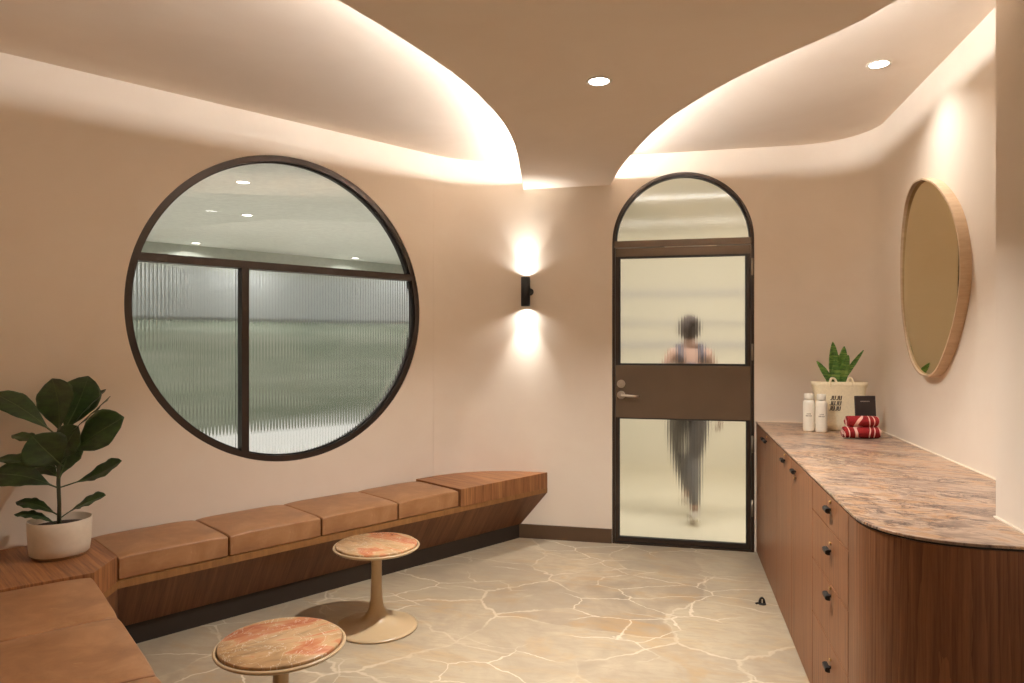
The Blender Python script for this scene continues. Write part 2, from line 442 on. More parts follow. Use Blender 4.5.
# upper ceiling
co = [(-3.75, 2.75), (-3.45, 1.9), (-1.7, 0.5), (-1.7, -2.8), (1.5, -2.8), (1.5, 5.25), (-1.4, 5.25), (-1.95, 4.95)]
structure(MB().prism(co, HI, HI+0.1).obj('ceiling', M['ceiling']))

# lowered ceiling panel with the sweeping edges
def on_plane(px, py, z):
    D = (z-EYE)*700/(341.5-py) if abs(py-341.5) > 1e-6 else 5
    x = (px-512)/700*D
    return (x*math.cos(YAW) - D*math.sin(YAW), D*math.cos(YAW) + x*math.sin(YAW))
def catmull(pts, n=8):
    out = []
    P = [pts[0]] + list(pts) + [pts[-1]]
    for i in range(1, len(P)-2):
        p0, p1, p2, p3 = [Vector(p) for p in P[i-1:i+3]]
        for k in range(n):
            t = k/n
            out.append(tuple(0.5*((2*p1) + (-p0+p2)*t + (2*p0-5*p1+4*p2-p3)*t*t + (-p0+3*p1-3*p2+p3)*t**3)))
    out.append(tuple(pts[-1])); return out
Lp = [on_plane(x, y, LO) for x, y in [(338, 0), (406, 41), (457, 76), (487.5, 104), (508, 130), (518, 157)]]
Lp.append((-1.005, 4.62)) if False else None
Lp.append((on_plane(523, 189, LO)[0], YB+0.002))
Lp = [(-1.86, 1.45), (-1.5, 1.5), (-1.18, 1.76)] + Lp
Rp = [on_plane(x, y, LO) for x, y in [(898, 0), (848, 27), (767, 63), (714, 90), (667, 120), (641, 144), (621, 167)]]
Rp.append((on_plane(611, 187, LO)[0], YB+0.002))
Rp = [(1.02, 2.05)] + Rp
Lc, Rc = catmull(Lp), catmull(Rp)
panel_poly = Lc + Rc[::-1] + [(XP+0.02, -2.65), (E2[0]-0.02, -2.65), (E2[0]-0.02, E2[1]-0.1)]
PT = 0.045
structure(MB().prism(panel_poly, LO, LO+PT).obj('ceiling_panel', M['ceiling']))
# led strips hidden behind the lip of the panel
def strip(path, side, name, label):
    vs = []; fs = []
    pts = [Vector(p) for p in path]
    for i, p in enumerate(pts):
        t = (pts[min(i+1, len(pts)-1)] - pts[max(i-1, 0)]).normalized()
        n = Vector((-t.y, t.x))*side      # points outwards, off the panel
        a = p - n*0.100; b = p - n*0.113; c = p - n*0.114
        vs += [(a.x, a.y, LO+PT+0.0008), (a.x, a.y, LO+PT+0.0018), (b.x, b.y, LO+PT+0.0060), (c.x, c.y, LO+PT+0.0008)]
    for i in range(len(pts)-1):
        for k in range(4):
            j = (k+1) % 4
            fs.append((4*i+k, 4*i+j, 4*i+4+j, 4*i+4+k))
    fs += [(0, 1, 2, 3), tuple(4*(len(pts)-1)+k for k in (3, 2, 1, 0))]
    o = MB().add(vs, fs).obj(name, M['led']); return tag(o, label, 'light strip')
strip([p for p in Lc if p[1] < 4.93 and p[0] > -1.62], 1, 'led_strip', 'glowing light strip hidden above the left sweeping edge of the lowered ceiling')
strip([p for p in Rc if p[1] < 4.93], -1, 'led_strip', 'glowing light strip hidden above the right sweeping edge of the lowered ceiling')

# skirting on the back wall
structure(MB().box(-1.10, YB-0.014, 0, DX0-0.002, YB, 0.10).obj('baseboard_back', M['skirting']))

# ---------------------------------------------------------------- the round window (all in wall coordinates: q along, z up, o outward)
def wq(q, z, o): p = N1*(D1+o) + U1*q; return (p.x, p.y, z)
win = thing('window_1', '', 'window', wq(QW, ZW, 0)); del win['label']; del win['category']; structure(win)
O0, O1 = 0.005, 0.075
def ring(r0, r1, o0, o1, n=160):
    rings = []
    for (r, o) in ((r1, o0), (r0, o0), (r0, o1), (r1, o1)):
        rings.append([wq(QW + KQ*r*math.cos(2*PI*k/n), ZW + r*math.sin(2*PI*k/n), o) for k in range(n)])
    mb = MB(); mb.loft(rings + [rings[0]], True, False, True); return mb
o = part(ring(RW-0.034, RW-0.001, O0, O1), 'window_frame', M['frame_black'], win); o.modifiers.new('es', 'EDGE_SPLIT').split_angle = math.radians(40)
o = part(ring(RW-0.042, RW-0.034, O0+0.02, O0+0.034), 'window_gasket', M['gasket'], win); o.modifiers.new('es', 'EDGE_SPLIT').split_angle = math.radians(40)
def qbox(q0, q1, z0, z1, o0, o1):
    return MB().loft([[wq(q0, z, o0), wq(q1, z, o0), wq(q1, z, o1), wq(q0, z, o1)] for z in (z0, z1)])
ZT = 1.868; RI = RW-0.034
hw = KQ*math.sqrt(RI*RI - (ZT-ZW)**2)
part(qbox(QW-hw-0.008, QW+hw+0.008, ZT-0.022, ZT+0.022, O0, O1), 'transom_bar', M['frame_black'], win)
QM = 1.72; hz = math.sqrt(RI*RI - ((QM-QW)/KQ)**2)
part(qbox(QM-0.021, QM+0.021, ZW-hz-0.006, ZT-0.022, O0, O1), 'mullion', M['frame_black'], win)

def fluted(q0, q1, lo, hi, place, pitch, slope, o_flat, th, step=8):
    """pane of reeded glass: flat back face, reeded front; lo/hi give the z limits along q"""
    n = max(2, int((q1-q0)/pitch*step)); A = slope*pitch/(2*PI)
    vs = []; fs = []; m = n+1
    for k in range(m):
        q = q0 + (q1-q0)*k/n
        o = th + A*math.cos(2*PI*(q-q0)/pitch)
        z0, z1 = lo(q), hi(q)
        vs += [place(q, z0, o_flat), place(q, z1, o_flat), place(q, z0, o_flat-o), place(q, z1, o_flat-o)]
    f_s = []
    for k in range(n):
        i = 4*k; j = i+4
        f_s += [(i, j, j+1, i+1), (i+2, i+3, j+3, j+2)]
    mb = MB(); mb.add(vs, f_s, True)
    # edges with their own vertices keep the flat shading
    side = []
    for k in range(n):
        i = 4*k; j = i+4
        side += [(i, i+2, j+2, j), (i+1, j+1, j+3, i+3)]
    side += [(0, 1, 3, 2), (4*n, 4*n+2, 4*n+3, 4*n+1)]
    mb.add(list(vs), side, False)
    od = Vector(place(q0, 1, 1)) - Vector(place(q0, 1, 0)); nv = len(vs)
    for i, f in enumerate(mb.f):
        a, b, c, d = [Vector(mb.v[j]) for j in f]
        nrm = (c-a).cross(d-b)
        k = [j % nv % 4 for j in f]
        if i < 2*n: want = od if k[0] in (0, 1) else -od
        elif set(k) == {0, 2}: want = Vector((0, 0, -1))
        elif set(k) == {1, 3}: want = Vector((0, 0, 1))
        else: want = (Vector(place(q0, 1, 0)) - Vector(place(q1, 1, 0))) * (1 if min(f) % nv < 4 else -1)
        if nrm.dot(want) < 0: f.reverse()
    return mb
wqi = lambda q, z, o: wq(q, z, -o)
RG = RW-0.030
zc = lambda q: math.sqrt(max(1e-6, RG*RG - ((q-QW)/KQ)**2))
OG = O0+0.042
qe = math.sqrt(RG*RG-(ZT-0.012-ZW)**2)
fl = fluted(QW-KQ*RG+0.001, QM-0.012, lambda q: ZW-zc(q), lambda q: min(ZT-0.012, ZW+zc(q)), wqi, 0.0195, 0.44, -OG, 0.006)
part(fl, 'reeded_pane', M['reeded_glass'], win, recalc=False)
fl = fluted(QM+0.012, QW+KQ*RG-0.001, lambda q: ZW-zc(q), lambda q: min(ZT-0.012, ZW+zc(q)), wqi, 0.0195, 0.44, -OG, 0.006)
part(fl, 'reeded_pane', M['reeded_glass'], win, recalc=False)
cap = [(QW + KQ*RG*math.cos(a), ZW + RG*math.sin(a)) for a in [math.asin((ZT+0.012-ZW)/RG) + (PI-2*math.asin((ZT+0.012-ZW)/RG))*k/60 for k in range(61)]]
plate('clear_pane', [[(q, z) for q, z in cap]], 0.006, wq(0, 0, OG-0.006), (*U1, 0), (*N1, 0), M['clear_glass'], win)

# ---------------------------------------------------------------- the arched door
dr = thing('door_1', '', 'door', (DCX, YB, 0)); del dr['label']; del dr['category']; structure(dr)
def arch_loop(x0, x1, zs, inset=0.0, z0=0.0, n=64):
    r = (x1-x0)/2 - inset; cx = (x0+x1)/2
    return [(x0+inset, z0)] + [(cx - r*math.cos(PI*k/n), zs + r*math.sin(PI*k/n)) for k in range(n+1)] + [(x1-inset, z0)]
fw = 0.020
def band(l_out, l_in, y0, y1, name, mat, parent):
    rings = []
    for lp, y in ((l_out, y0), (l_in, y0), (l_in, y1), (l_out, y1)): rings.append([(a, y, z) for a, z in lp])
    n = len(l_out); mb = MB(); vs = [p for r in rings for p in r]; fs = []
    for i in range(4):
        for j in range(n-1): fs.append((i*n+j, i*n+j+1, ((i+1) % 4)*n+j+1, ((i+1) % 4)*n+j))
    fs += [(0, n, 2*n, 3*n), (n-1, 4*n-1, 3*n-1, 2*n-1)]
    mb.add(vs, fs); return part(mb, name, mat, parent)
band(arch_loop(DX0, DX1, ZS, 0.001), arch_loop(DX0, DX1, ZS, fw), YB-0.004, YB+0.09, 'door_frame', M['bronze_dark'], dr)
band(arch_loop(DX0, DX1, ZS, fw, 2.135), arch_loop(DX0, DX1, ZS, fw+0.012, 2.135), YB+0.006, YB+0.05, 'fanlight_bead', M['gasket'], dr)
xi0, xi1 = DX0+fw, DX1-fw
part(MB().box(xi0-0.004, YB-0.004, 2.094, xi1+0.004, YB+0.07, 2.140), 'transom_rail', M['bronze'], dr)
arc = arch_loop(DX0, DX1, ZS, fw+0.006, 2.13)
RF = DR-fw-0.004
fl = fluted(DCX-RF+0.001, DCX+RF-0.001, lambda q: 2.130, lambda q: max(2.131, ZS+math.sqrt(max(0, RF*RF-(q-DCX)**2))), lambda q, z, o: (q, YB+0.03+o, z), 0.019, 0.055, 0.0, 0.006)
part(fl, 'fanlight_pane', M['door_glass'], dr, recalc=False)
part(MB().box(DX0+0.001, YB-0.006, 0, DX1-0.001, YB+0.10, 0.012), 'threshold', M['bronze_dark'], dr)
# leaf
xl0, xl1 = xi0+0.003, xi1-0.003; y0, y1 = YB+0.002, YB+0.046
part(MB().box(xl0, y0, 2.030, xl1, y1, 2.087), 'top_rail', M['bronze'], dr)
mp = bevel(part(MB().box(xl0, y0-0.002, 0.893, xl1, y1, 1.262), 'middle_panel', M['bronze'], dr), 0.002)
part(MB().box(xl0, y0+0.004, 0.016, xl0+0.020, y1, 2.030), 'stile', M['bronze_dark'], dr)
part(MB().box(xl1-0.020, y0+0.004, 0.016, xl1, y1, 2.030), 'stile', M['bronze_dark'], dr)
part(MB().box(xl0+0.020, y0+0.004, 0.016, xl1-0.020, y1, 0.040), 'bottom_rail', M['bronze_dark'], dr)
def bead(x0, z0, x1, z1, b=0.010):
    mb = MB()
    for (a, c, d, e) in ((x0, z0, x1, z0+b), (x0, z1-b, x1, z1), (x0, z0+b, x0+b, z1-b), (x1-b, z0+b, x1, z1-b)):
        mb.box(a, YB+0.004, c, d, YB+0.038, e)
    part(mb, 'glazing_bead', M['gasket'], dr)
g0, g1 = xl0+0.020, xl1-0.020
bead(g0, 1.262, g1, 2.030, 0.014); bead(g0, 0.040, g1, 0.893, 0.009)
for za, zb in ((1.268, 2.024), (0.044, 0.889)):
    fl = fluted(g0+0.004, g1-0.004, lambda q: za, lambda q: zb, lambda q, z, o: (q, YB+0.03+o, z), 0.019, 0.055, 0.0, 0.006)
    part(fl, 'door_pane', M['door_glass'], dr, recalc=False)
for z in (1.94, 1.36, 0.735, 0.30):
    mb = MB(); mb.tube([(DX1-0.014, YB-0.008, z-0.055), (DX1-0.014, YB-0.008, z+0.055)], 0.008)
    mb.tube([(DX1-0.014, YB-0.008, z-0.060), (DX1-0.014, YB-0.008, z-0.056)], 0.005)
    part(mb, 'hinge', M['hinge'], dr)
# door closer slot
part(MB().box(-0.05, YB-0.003, 2.088, 0.30, YB+0.01, 2.092), 'closer_slot', M['steel'], dr)
# lock and lever
hx = xl0+0.040
def disc(cx, cz, r, y0, y1, seg=32):
    return MB().loft([[(cx+r_*math.cos(2*PI*k/seg), y, cz+r_*math.sin(2*PI*k/seg)) for k in range(seg)] for r_, y in ((r, y1), (r, y0+0.003), (r-0.003, y0))], True, True, True)
part(disc(hx, 1.131, 0.029, y0-0.014, y0-0.002), 'lock_rose', M['steel'], dr)
part(disc(hx, 1.131, 0.013, y0-0.024, y0-0.013), 'lock_cylinder', M['steel'], dr)
hr = part(disc(hx, 1.052, 0.029, y0-0.012, y0-0.002), 'door_handle', M['steel'], dr)
lv = MB().tube([(hx, y0-0.004, 1.052), (hx, y0-0.04, 1.052), (hx+0.008, y0-0.052, 1.052), (hx+0.03, y0-0.056, 1.0515), (hx+0.08, y0-0.056, 1.049), (hx+0.125, y0-0.052, 1.047)], [0.010, 0.010, 0.010, 0.0095, 0.009, 0.006], 12)
part(lv, 'lever', M['steel'], hr)

# ---------------------------------------------------------------- built-in corner bench
DF = 3.42; MF = 0.505
wall_pts = [w1(0.93, D1-0.003), w1(QS, D1-0.003)] + [(XL0+(RC-0.003)*math.cos(a), YB-RC+(RC-0.003)*math.sin(a)) for a in [PI-TH-(PI/2-TH)*k/8 for k in range(1, 9)]]
Cb = corner12(D1-0.003, D2+0.003)
A = w1(0.93, DF); B = w2(-3.302, MF)
V2E = -1.65
EF, EB = w2(V2E, MF), w2(V2E, D2+0.003)
P0 = (-0.879, YB-0.002); qP0 = U1.dot(Vector(P0))
top = [P0, A, B, EF, EB, Cb] + wall_pts[0:]
top = top[:-1] + [(XL0, YB-0.003)]
A_ = w1(0.985, 3.60); B_ = w2(-3.36, 0.325)
bot = [(-1.075, YB-0.002), A_, B_, w2(V2E-0.05, 0.325), w2(V2E, D2+0.003), Cb] + wall_pts[:-1] + [(-1.078, YB-0.003)]
bot[-2] = (XL0-0.07, YB-0.008) if bot[-2][0] > -1.1 else bot[-2]
bench = thing('corner_bench', 'long L-shaped built-in oak bench with sloping front along the left wall', 'bench', (*w1(1.9, 3.6), 0))
part(MB().loft([[(*p, 0.10) for p in bot], [(*p, 0.338) for p in top]]), 'sloping_front', M['oak_slope'], bench)
part(MB().prism(top, 0.338, 0.370), 'seat_board', M['oak_edge'], bench)
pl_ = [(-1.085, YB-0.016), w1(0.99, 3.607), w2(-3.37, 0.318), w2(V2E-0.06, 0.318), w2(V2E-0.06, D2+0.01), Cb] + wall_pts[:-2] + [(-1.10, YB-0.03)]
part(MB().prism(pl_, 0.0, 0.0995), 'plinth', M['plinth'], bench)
QE = 2.915
end_poly = [P0, w1(QE, DF), w1(QE, D1-0.003)] + wall_pts[1:-1] + [(XL0, YB-0.003)]
bevel(part(MB().prism(end_poly, 0.3702, 0.483), 'end_block', M['oak_top'], bench), 0.0012, 1)
cor_poly = [A, B, w2(-3.302, D2+0.003), Cb, w1(0.93, D1-0.003)]
bevel(part(MB().prism(cor_poly, 0.3702, 0.483), 'corner_block', M['oak_top'], bench), 0.0012, 1)

def cushion(pf, f0, f1, b0, b1, a0, a1, name, label):
    """pf(along, across) -> xy; across from front f to back b; along a0..a1"""
    nx, ny = 14, 14; z0, z1 = 0.3712, 0.484
    c = pf((a0+a1)/2, (f0+b1)/2)
    bm = bmesh.new(); bmesh.ops.create_cube(bm, size=1)
    bmesh.ops.subdivide_edges(bm, edges=bm.edges, cuts=11, use_grid_fill=True)
    for v in bm.verts:
        s, t, h = v.co.x*2, v.co.y*2, v.co.z*2      # -1..1
        # rounded borders, softly crowned top
        ed = max(abs(s), abs(t))
        ex = 0.007*(1-abs(h)**0.8*0.0)*(1-(abs(h)))  # slight belly of the sides
        la = (a1-a0)/2; lc = abs(b1-f0)/2
        aa = (a0+a1)/2 + s*(la-0.004)
        cc = (f0+b1)/2 + t*(b1-f0)/2*((lc-0.004)/lc)
        x, y = pf(aa, cc)
        z = z0 + (z1-z0)*(h+1)/2
        if h > 0.3: z -= 0.010*(abs(s)**6 + abs(t)**6)*0.7*(h) ; z += 0.004*(1-s*s)*(1-t*t)*h - 0.002
        z += 0.0012*noise.noise(Vector((x*9, y*9, 0)))*(h > 0)
        v.co = Vector((x-c[0], y-c[1], z-z0))
    bmesh.ops.recalc_face_normals(bm, faces=bm.faces)
    me = bpy.data.meshes.new(name); bm.to_mesh(me); bm.free(); me.materials.append(M['leather'])
    for p in me.polygons: p.use_smooth = True
    o = bpy.data.objects.new(name, me); C.objects.link(o); o.location = (*c, z0)
    m = o.modifiers.new('bevel', 'BEVEL'); m.width = 0.010; m.segments = 3; m.limit_method = 'ANGLE'; m.angle_limit = math.radians(40)
    m = o.modifiers.new('wn', 'WEIGHTED_NORMAL')
    tag(o, label, 'cushion', 'tan leather seat cushions on the corner bench')
    return o
qs = [0.933, 1.43, 1.935, 2.44, 2.912]
lab = ['tan leather seat cushion beside the wooden corner holding the fig plant, under the window', 'tan leather seat cushion second from the potted fig along the wall under the window',
       'tan leather seat cushion second from the wooden end block, behind the farther round table', 'tan leather seat cushion touching the raised wooden block at the far bench end']
for i in range(4):
    cushion(lambda a, c: w1(a, c), DF+0.008, DF+0.008, D1-0.006, D1-0.006, qs[i], qs[i+1], 'seat_cushion', lab[i])
vs_ = [-3.299, -2.756, -2.21, -1.655]
lab = ['tan leather cushion on the nearer bench arm directly in front of the potted fig', 'tan leather cushion filling the bottom left corner of the view, second from the fig', 'tan leather cushion nearest the camera, only its tip showing at the bottom edge']
for i in range(3):
    cushion(lambda a, c: w2(a, c), MF-0.006, MF-0.006, D2+0.006, D2+0.006, vs_[i], vs_[i+1], 'seat_cushion', lab[i])

# ---------------------------------------------------------------- side tables
def make_table(loc, rz, label):
    t = thing('side_table', label, 'table', loc, rz, 'round stone-topped pedestal tables')
    top_ = MB().lathe([(0.0005, 0.402), (0.196, 0.402), (0.200, 0.405), (0.201, 0.410), (0.201, 0.418), (0.198, 0.421), (0.0005, 0.421)], 64)
    top_.obj('table_top', M['onyx'], t)
    rim = MB().lathe([(0.0005, 0.386), (0.16, 0.388), (0.203, 0.396), (0.212, 0.402), (0.215, 0.407), (0.212, 0.411), (0.203, 0.411), (0.2055, 0.406), (0.0005, 0.400)], 64)
    rim.obj('rim', M['table_paint'], t)
    ped = MB().lathe([(0.0005, 0.0), (0.198, 0.0), (0.204, 0.004), (0.204, 0.009), (0.188, 0.014), (0.150, 0.020), (0.115, 0.030), (0.085, 0.043), (0.062, 0.060), (0.046, 0.082), (0.036, 0.110), (0.030, 0.150), (0.027, 0.22), (0.026, 0.30), (0.027, 0.345), (0.034, 0.365), (0.036, 0.380), (0.036, 0.386), (0.0005, 0.386)], 64)
    ped.obj('pedestal', M['table_paint'], t)
    return t
tb = make_table((-1.442, 3.266, 0), 0.3, 'taupe tulip-base side table with pink stone top, farther one with its whole base showing')
copy_tree(tb, (-1.289, 2.133, 0), 1.5, 'taupe side table with reddish stone top at the bottom edge, the nearer one')

# ---------------------------------------------------------------- plants
def P(px, py, D):
    x = (px-512)/700*D; z = EYE - (py-341.5)*D/700
    return Vector((x*math.cos(YAW) - D*math.sin(YAW), D*math.cos(YAW) + x*math.sin(YAW), z))
VIEW = Vector((-math.sin(YAW), math.cos(YAW), 0)); RIGHT = Vector((math.cos(YAW), math.sin(YAW), 0))
def leaf_mesh(base, tip, width, sag, facing, petiole=0.12, widest=0.66, fold=0.25, wave=0.008, n=16, m=6, point=1.0):
    """obovate blade from base to tip. facing: rough direction the upper face looks at"""
    ax = (tip-base); L = ax.length; ax.normalize()
    side = ax.cross(facing).normalized(); nor = side.cross(ax).normalized()
    vs = []; fs = []
    for i in range(n+1):
        t = i/n
        if t < petiole: w = 0.0035
        else:
            s = (t-petiole)/(1-petiole)
            w = width/2*(math.sin(PI*min(1, s**(math.log(0.5)/math.log(widest))))**(0.75*point)) + 0.002
        c = base + ax*(L*t) + nor*(sag*math.sin(PI*t))
        for j in range(-m, m+1):
            u = j/m
            off = fold*abs(u)*w + wave*math.sin(9*t*PI+u*2)*abs(u)**2*(w/(width/2))
            vs.append(tuple(c + side*(u*w) + nor*off))
    r = 2*m+1
    for i in range(n):
        for j in range(2*m): fs.append((i*r+j, i*r+j+1, (i+1)*r+j+1, (i+1)*r+j))
    mb = MB().add(vs, fs, True)
    mid = [Vector(vs[i*r+m]) + nor*0.0015 for i in range(n+1)]
    return mb, mid, nor
def add_leaf(root, mat, veinmat, *a, name='leaf', rib=True, **k):
    mb, mid, nor = leaf_mesh(*a, **k)
    o = part(mb, name, mat, root, recalc=False)
    sdm = o.modifiers.new('solid', 'SOLIDIFY'); sdm.thickness = 0.0015; sdm.offset = 0
    if rib:
        part(MB().tube(mid, [0.003*(1-0.75*i/len(mid)) for i in range(len(mid))], 5), 'midrib', veinmat, o)
        w = part(MB().add([(0,0,0)], []), 'x', veinmat, o) if False else None
    return o
PD = 3.11
pc = P(60, 554.4, PD); pot_c = Vector((pc.x, pc.y, 0.484))
fig = thing('potted_fig', 'fiddle leaf fig with broad dark leaves in white pot on the wooden bench corner', 'plant', pot_c)
mb = MB().lathe([(0.001, 0.012), (0.110, 0.012), (0.115, 0.016), (0.119, 0.05), (0.122, 0.10), (0.124, 0.160), (0.122, 0.162), (0.119, 0.160), (0.116, 0.126), (0.001, 0.126)], 56, caps=False)
mb.obj('pot', M['pot'], fig)
MB().lathe([(0.001, 0.0), (0.102, 0.0), (0.106, 0.004), (0.106, 0.012), (0.001, 0.012)], 48, caps=False).obj('pot_foot', M['clay'], fig)
MB().lathe([(0.1155, 0.127), (0.08, 0.134), (0.04, 0.138), (0.001, 0.139)], 40, caps=False).obj('soil', M['soil'], fig)
def Z3(x, y, dd=0.0): return P(x/3.253, 360+y/3.253, PD+dd)
st = [Z3(192, 530), Z3(193, 470), Z3(190, 400, 0.005), Z3(192, 330, 0.01), Z3(188, 270, 0.0), Z3(190, 225, 0.0)]
st[0].z = pot_c.z + 0.125
part(MB().tube(st, [0.009, 0.008, 0.008, 0.007, 0.006, 0.005], 10), 'stem', M['stem'], fig)
toC = -VIEW; up = Vector((0,0,1))
FL = [
 (Z3(192, 330), Z3(255, 215, -0.05), 0.130, 0.01, toC+up*0.3),
 (Z3(178, 240), Z3(-22, 108, 0.04), 0.110, 0.030, toC*0.6+up*0.8),
 (Z3(190, 245, 0.02), Z3(170, 60, 0.09), 0.200, -0.02, toC+up*0.1-RIGHT*0.2),
 (Z3(200, 245, 0.03), Z3(288, 52, 0.14), 0.185, -0.02, toC+up*0.2+RIGHT*0.1),
 (Z3(215, 240, 0.06), Z3(345, 95, 0.16), 0.120, 0.01, toC*0.5+up*0.6-RIGHT*0.4),
 (Z3(198, 335), Z3(404, 186, -0.04), 0.180, 0.02, toC+up*0.35-RIGHT*0.3),
 (Z3(200, 262, -0.02), Z3(358, 118, -0.10), 0.050, 0.0, RIGHT*0.8+up*0.5+toC*0.2),
 (Z3(205, 345, -0.01), Z3(102, 246, -0.14), 0.185, 0.02, toC+up*0.7),
 (Z3(185, 300, 0.02), Z3(38, 245, 0.03), 0.065, 0.02, toC*0.4+up),
 (Z3(186, 352), Z3(-12, 322, 0.02), 0.075, 0.015, toC*0.45+up),
 (Z3(186, 415), Z3(-30, 372, -0.04), 0.135, 0.035, toC*0.7+up*0.8),
 (Z3(196, 415), Z3(396, 328, 0.02), 0.105, -0.012, toC*0.6+up*0.9),
 (Z3(195, 385, 0.02), Z3(118, 340, 0.10), 0.080, 0.01, toC*0.6+up),
 (Z3(197, 515), Z3(344, 440, -0.02), 0.085, 0.012, toC*0.5+up),
 (Z3(190, 505), Z3(52, 462, 0.0), 0.062, 0.02, toC*0.5+up),
 (Z3(186, 535), Z3(46, 503, -0.04), 0.048, 0.02, toC*0.4+up),
 (Z3(194, 385, 0.0), Z3(238, 262, 0.06), 0.140, 0.0, toC+up*0.4),
]
for i, a in enumerate(FL):
    pe = 0.10 if i not in (11, 13, 5, 8) else 0.26
    add_leaf(fig, M['fig_leaf'], M['fig_vein'], *a, petiole=pe, widest=0.62, fold=0.16, wave=0.004)

# ---------------------------------------------------------------- cabinet run under the counter
XF = 0.557; ZC = 0.887
def knob(y, z, parent, pin=True):
    k = MB()
    k.box(XF-0.018, y-0.0045, z-0.004, XF+0.0, y+0.0045, z+0.004)
    pr = [(XF-0.028 + 0.012*math.cos(a), z + 0.011*math.sin(a)) for a in [PI*1.0+PI*i/10 - PI/2 for i in range(11)]]
    k.loft([[(x, yy, zz) for x, zz in [(XF-0.008, z+0.009), (XF-0.008, z-0.009), (XF-0.018, z-0.009), (XF-0.024, z-0.005), (XF-0.024, z+0.005), (XF-0.018, z+0.009)]] for yy in (y-0.026, y+0.026)])
    o = part(k, 'knob', M['black'], parent)
    if pin:
        p = MB().tube([(XF-0.006, y, z+0.027), (XF+0.0, y, z+0.027)], 0.0055, 10)
        part(p, 'lock_pin', M['brass'], parent)
    return o
def unit(name, label, y0, y1):
    t = thing(name, label, 'cabinet', ((XF+XR)/2, (y0+y1)/2, 0), 0, 'oak cabinets under the stone counter')
    x1 = XR-0.004
    def plan(xa):
        if y1 < 4.6: return [(xa, y0+0.0005), (x1, y0+0.0005), (x1, y1-0.0005), (xa, y1-0.0005)]
        return [(xa, y0+0.0005), (x1, y0+0.0005), (x1, YB-RR)] + [(XR-RR+(RR-0.006)*math.cos(a), YB-RR+(RR-0.006)*math.sin(a)) for a in [PI/2*k/8 for k in range(1, 9)]] + [(xa, YB-0.006)]
    part(MB().prism(plan(XF+0.022), 0.03, 0.872), 'body', M['oak_v'], t)
    part(MB().prism(plan(XF+0.05), 0.0, 0.0295), 'plinth', M['plinth'], t)
    return t
G = 0.0026
def front(name, y0, y1, z0, z1, parent):
    o = part(MB().box(XF, y0+G, z0, XF+0.0215, y1-G, z1), name, M['oak_v'], parent)
    return bevel(o, 0.001, 1)
ca = unit('cupboard', 'narrow oak cupboard farthest along the counter, right beside the arched door', 4.04, YB-0.006)
da = front('cupboard_door', 4.53, YB-0.008, 0.014, 0.870, ca); knob(4.555, 0.830, da, False)
db = front('cupboard_door', 4.04, 4.53, 0.014, 0.870, ca); knob(4.44, 0.830, db)
cb = unit('cupboard', 'two-door oak cupboard between the drawers and the cupboard beside the arched door', 3.05, 4.04)
dc = front('cupboard_door', 3.554, 4.04, 0.014, 0.870, cb); knob(3.755, 0.830, dc)
dd = front('cupboard_door', 3.05, 3.554, 0.014, 0.870, cb); knob(3.44, 0.830, dd, False)
part(MB().tube([(XF-0.004, 3.47, 0.795), (XF, 3.47, 0.795)], 0.005, 10), 'lock_pin', M['brass'], dd)
cd = unit('drawer_unit', 'oak drawer unit with four dark knobs in a column, beside the curved end', 2.456, 3.05)
for z0, z1, kz in ((0.752, 0.870, 0.825), (0.556, 0.748, 0.677), (0.340, 0.552, 0.515), (0.014, 0.336, 0.258)):
    f = front('drawer', 2.456, 3.05, z0, z1, cd); knob(2.71, kz, f)
# curved end unit
def end_outline(off=0.0, r=0.27, n=20):
    cx, cy = XF+r, 2.11+r
    pts = [(XF+off, 2.4545)]
    rr = r-off
    for k in range(n+1):
        a = PI + (PI/2)*k/n
        # slightly squarer than a circle
        pts.append((cx + rr*math.copysign(abs(math.cos(a))**0.92, math.cos(a)), cy + rr*math.copysign(abs(math.sin(a))**0.92, math.sin(a))))
    pts += [(XP-0.002, 2.11+off), (XP-0.002, 2.4545)]
    return pts
ce = thing('end_cabinet', 'curved oak end of the cabinet run with bold vertical grain, running into the pier', 'cabinet', (0.78, 2.3, 0), 0, 'oak cabinets under the stone counter')
part(MB().prism(end_outline(0.0), 0.03, 0.872), 'curved_panel', M['oak_end'], ce)
part(MB().prism(end_outline(0.04), 0.0, 0.0295), 'plinth', M['plinth'], ce)
part(MB().box(XF, 2.450, 0.014, XF+0.02, 2.4545, 0.870), 'edge_strip', M['oak_v'], ce)
# counter
def counter_outline(off):
    e = end_outline(off)[1:-2]
    return [(XF+off, YB-0.003)] + [(XF+off, 2.46)] + e + [(XP-0.001, 2.11+off), (XP-0.001, YP+0.001), (XR-0.001, YP+0.001), (XR-0.001, YB-RR)] + \
        [(XR-RR + (RR-0.001)*math.cos(a), YB-RR+(RR-0.001)*math.sin(a)) for a in [PI/2*k/10 for k in range(1, 11)]]
ct = thing('stone_counter', 'long pinkish brown veined stone counter with rounded near corner', 'counter', (0.9, 3.4, 0.856))
bevel(part(MB().prism(counter_outline(-0.004), 0.879, ZC), 'counter_slab', M['counter'], ct), 0.001, 1)
part(MB().prism(counter_outline(0.003), 0.8725, 0.8788), 'shadow_gap', M['gasket'], ct)
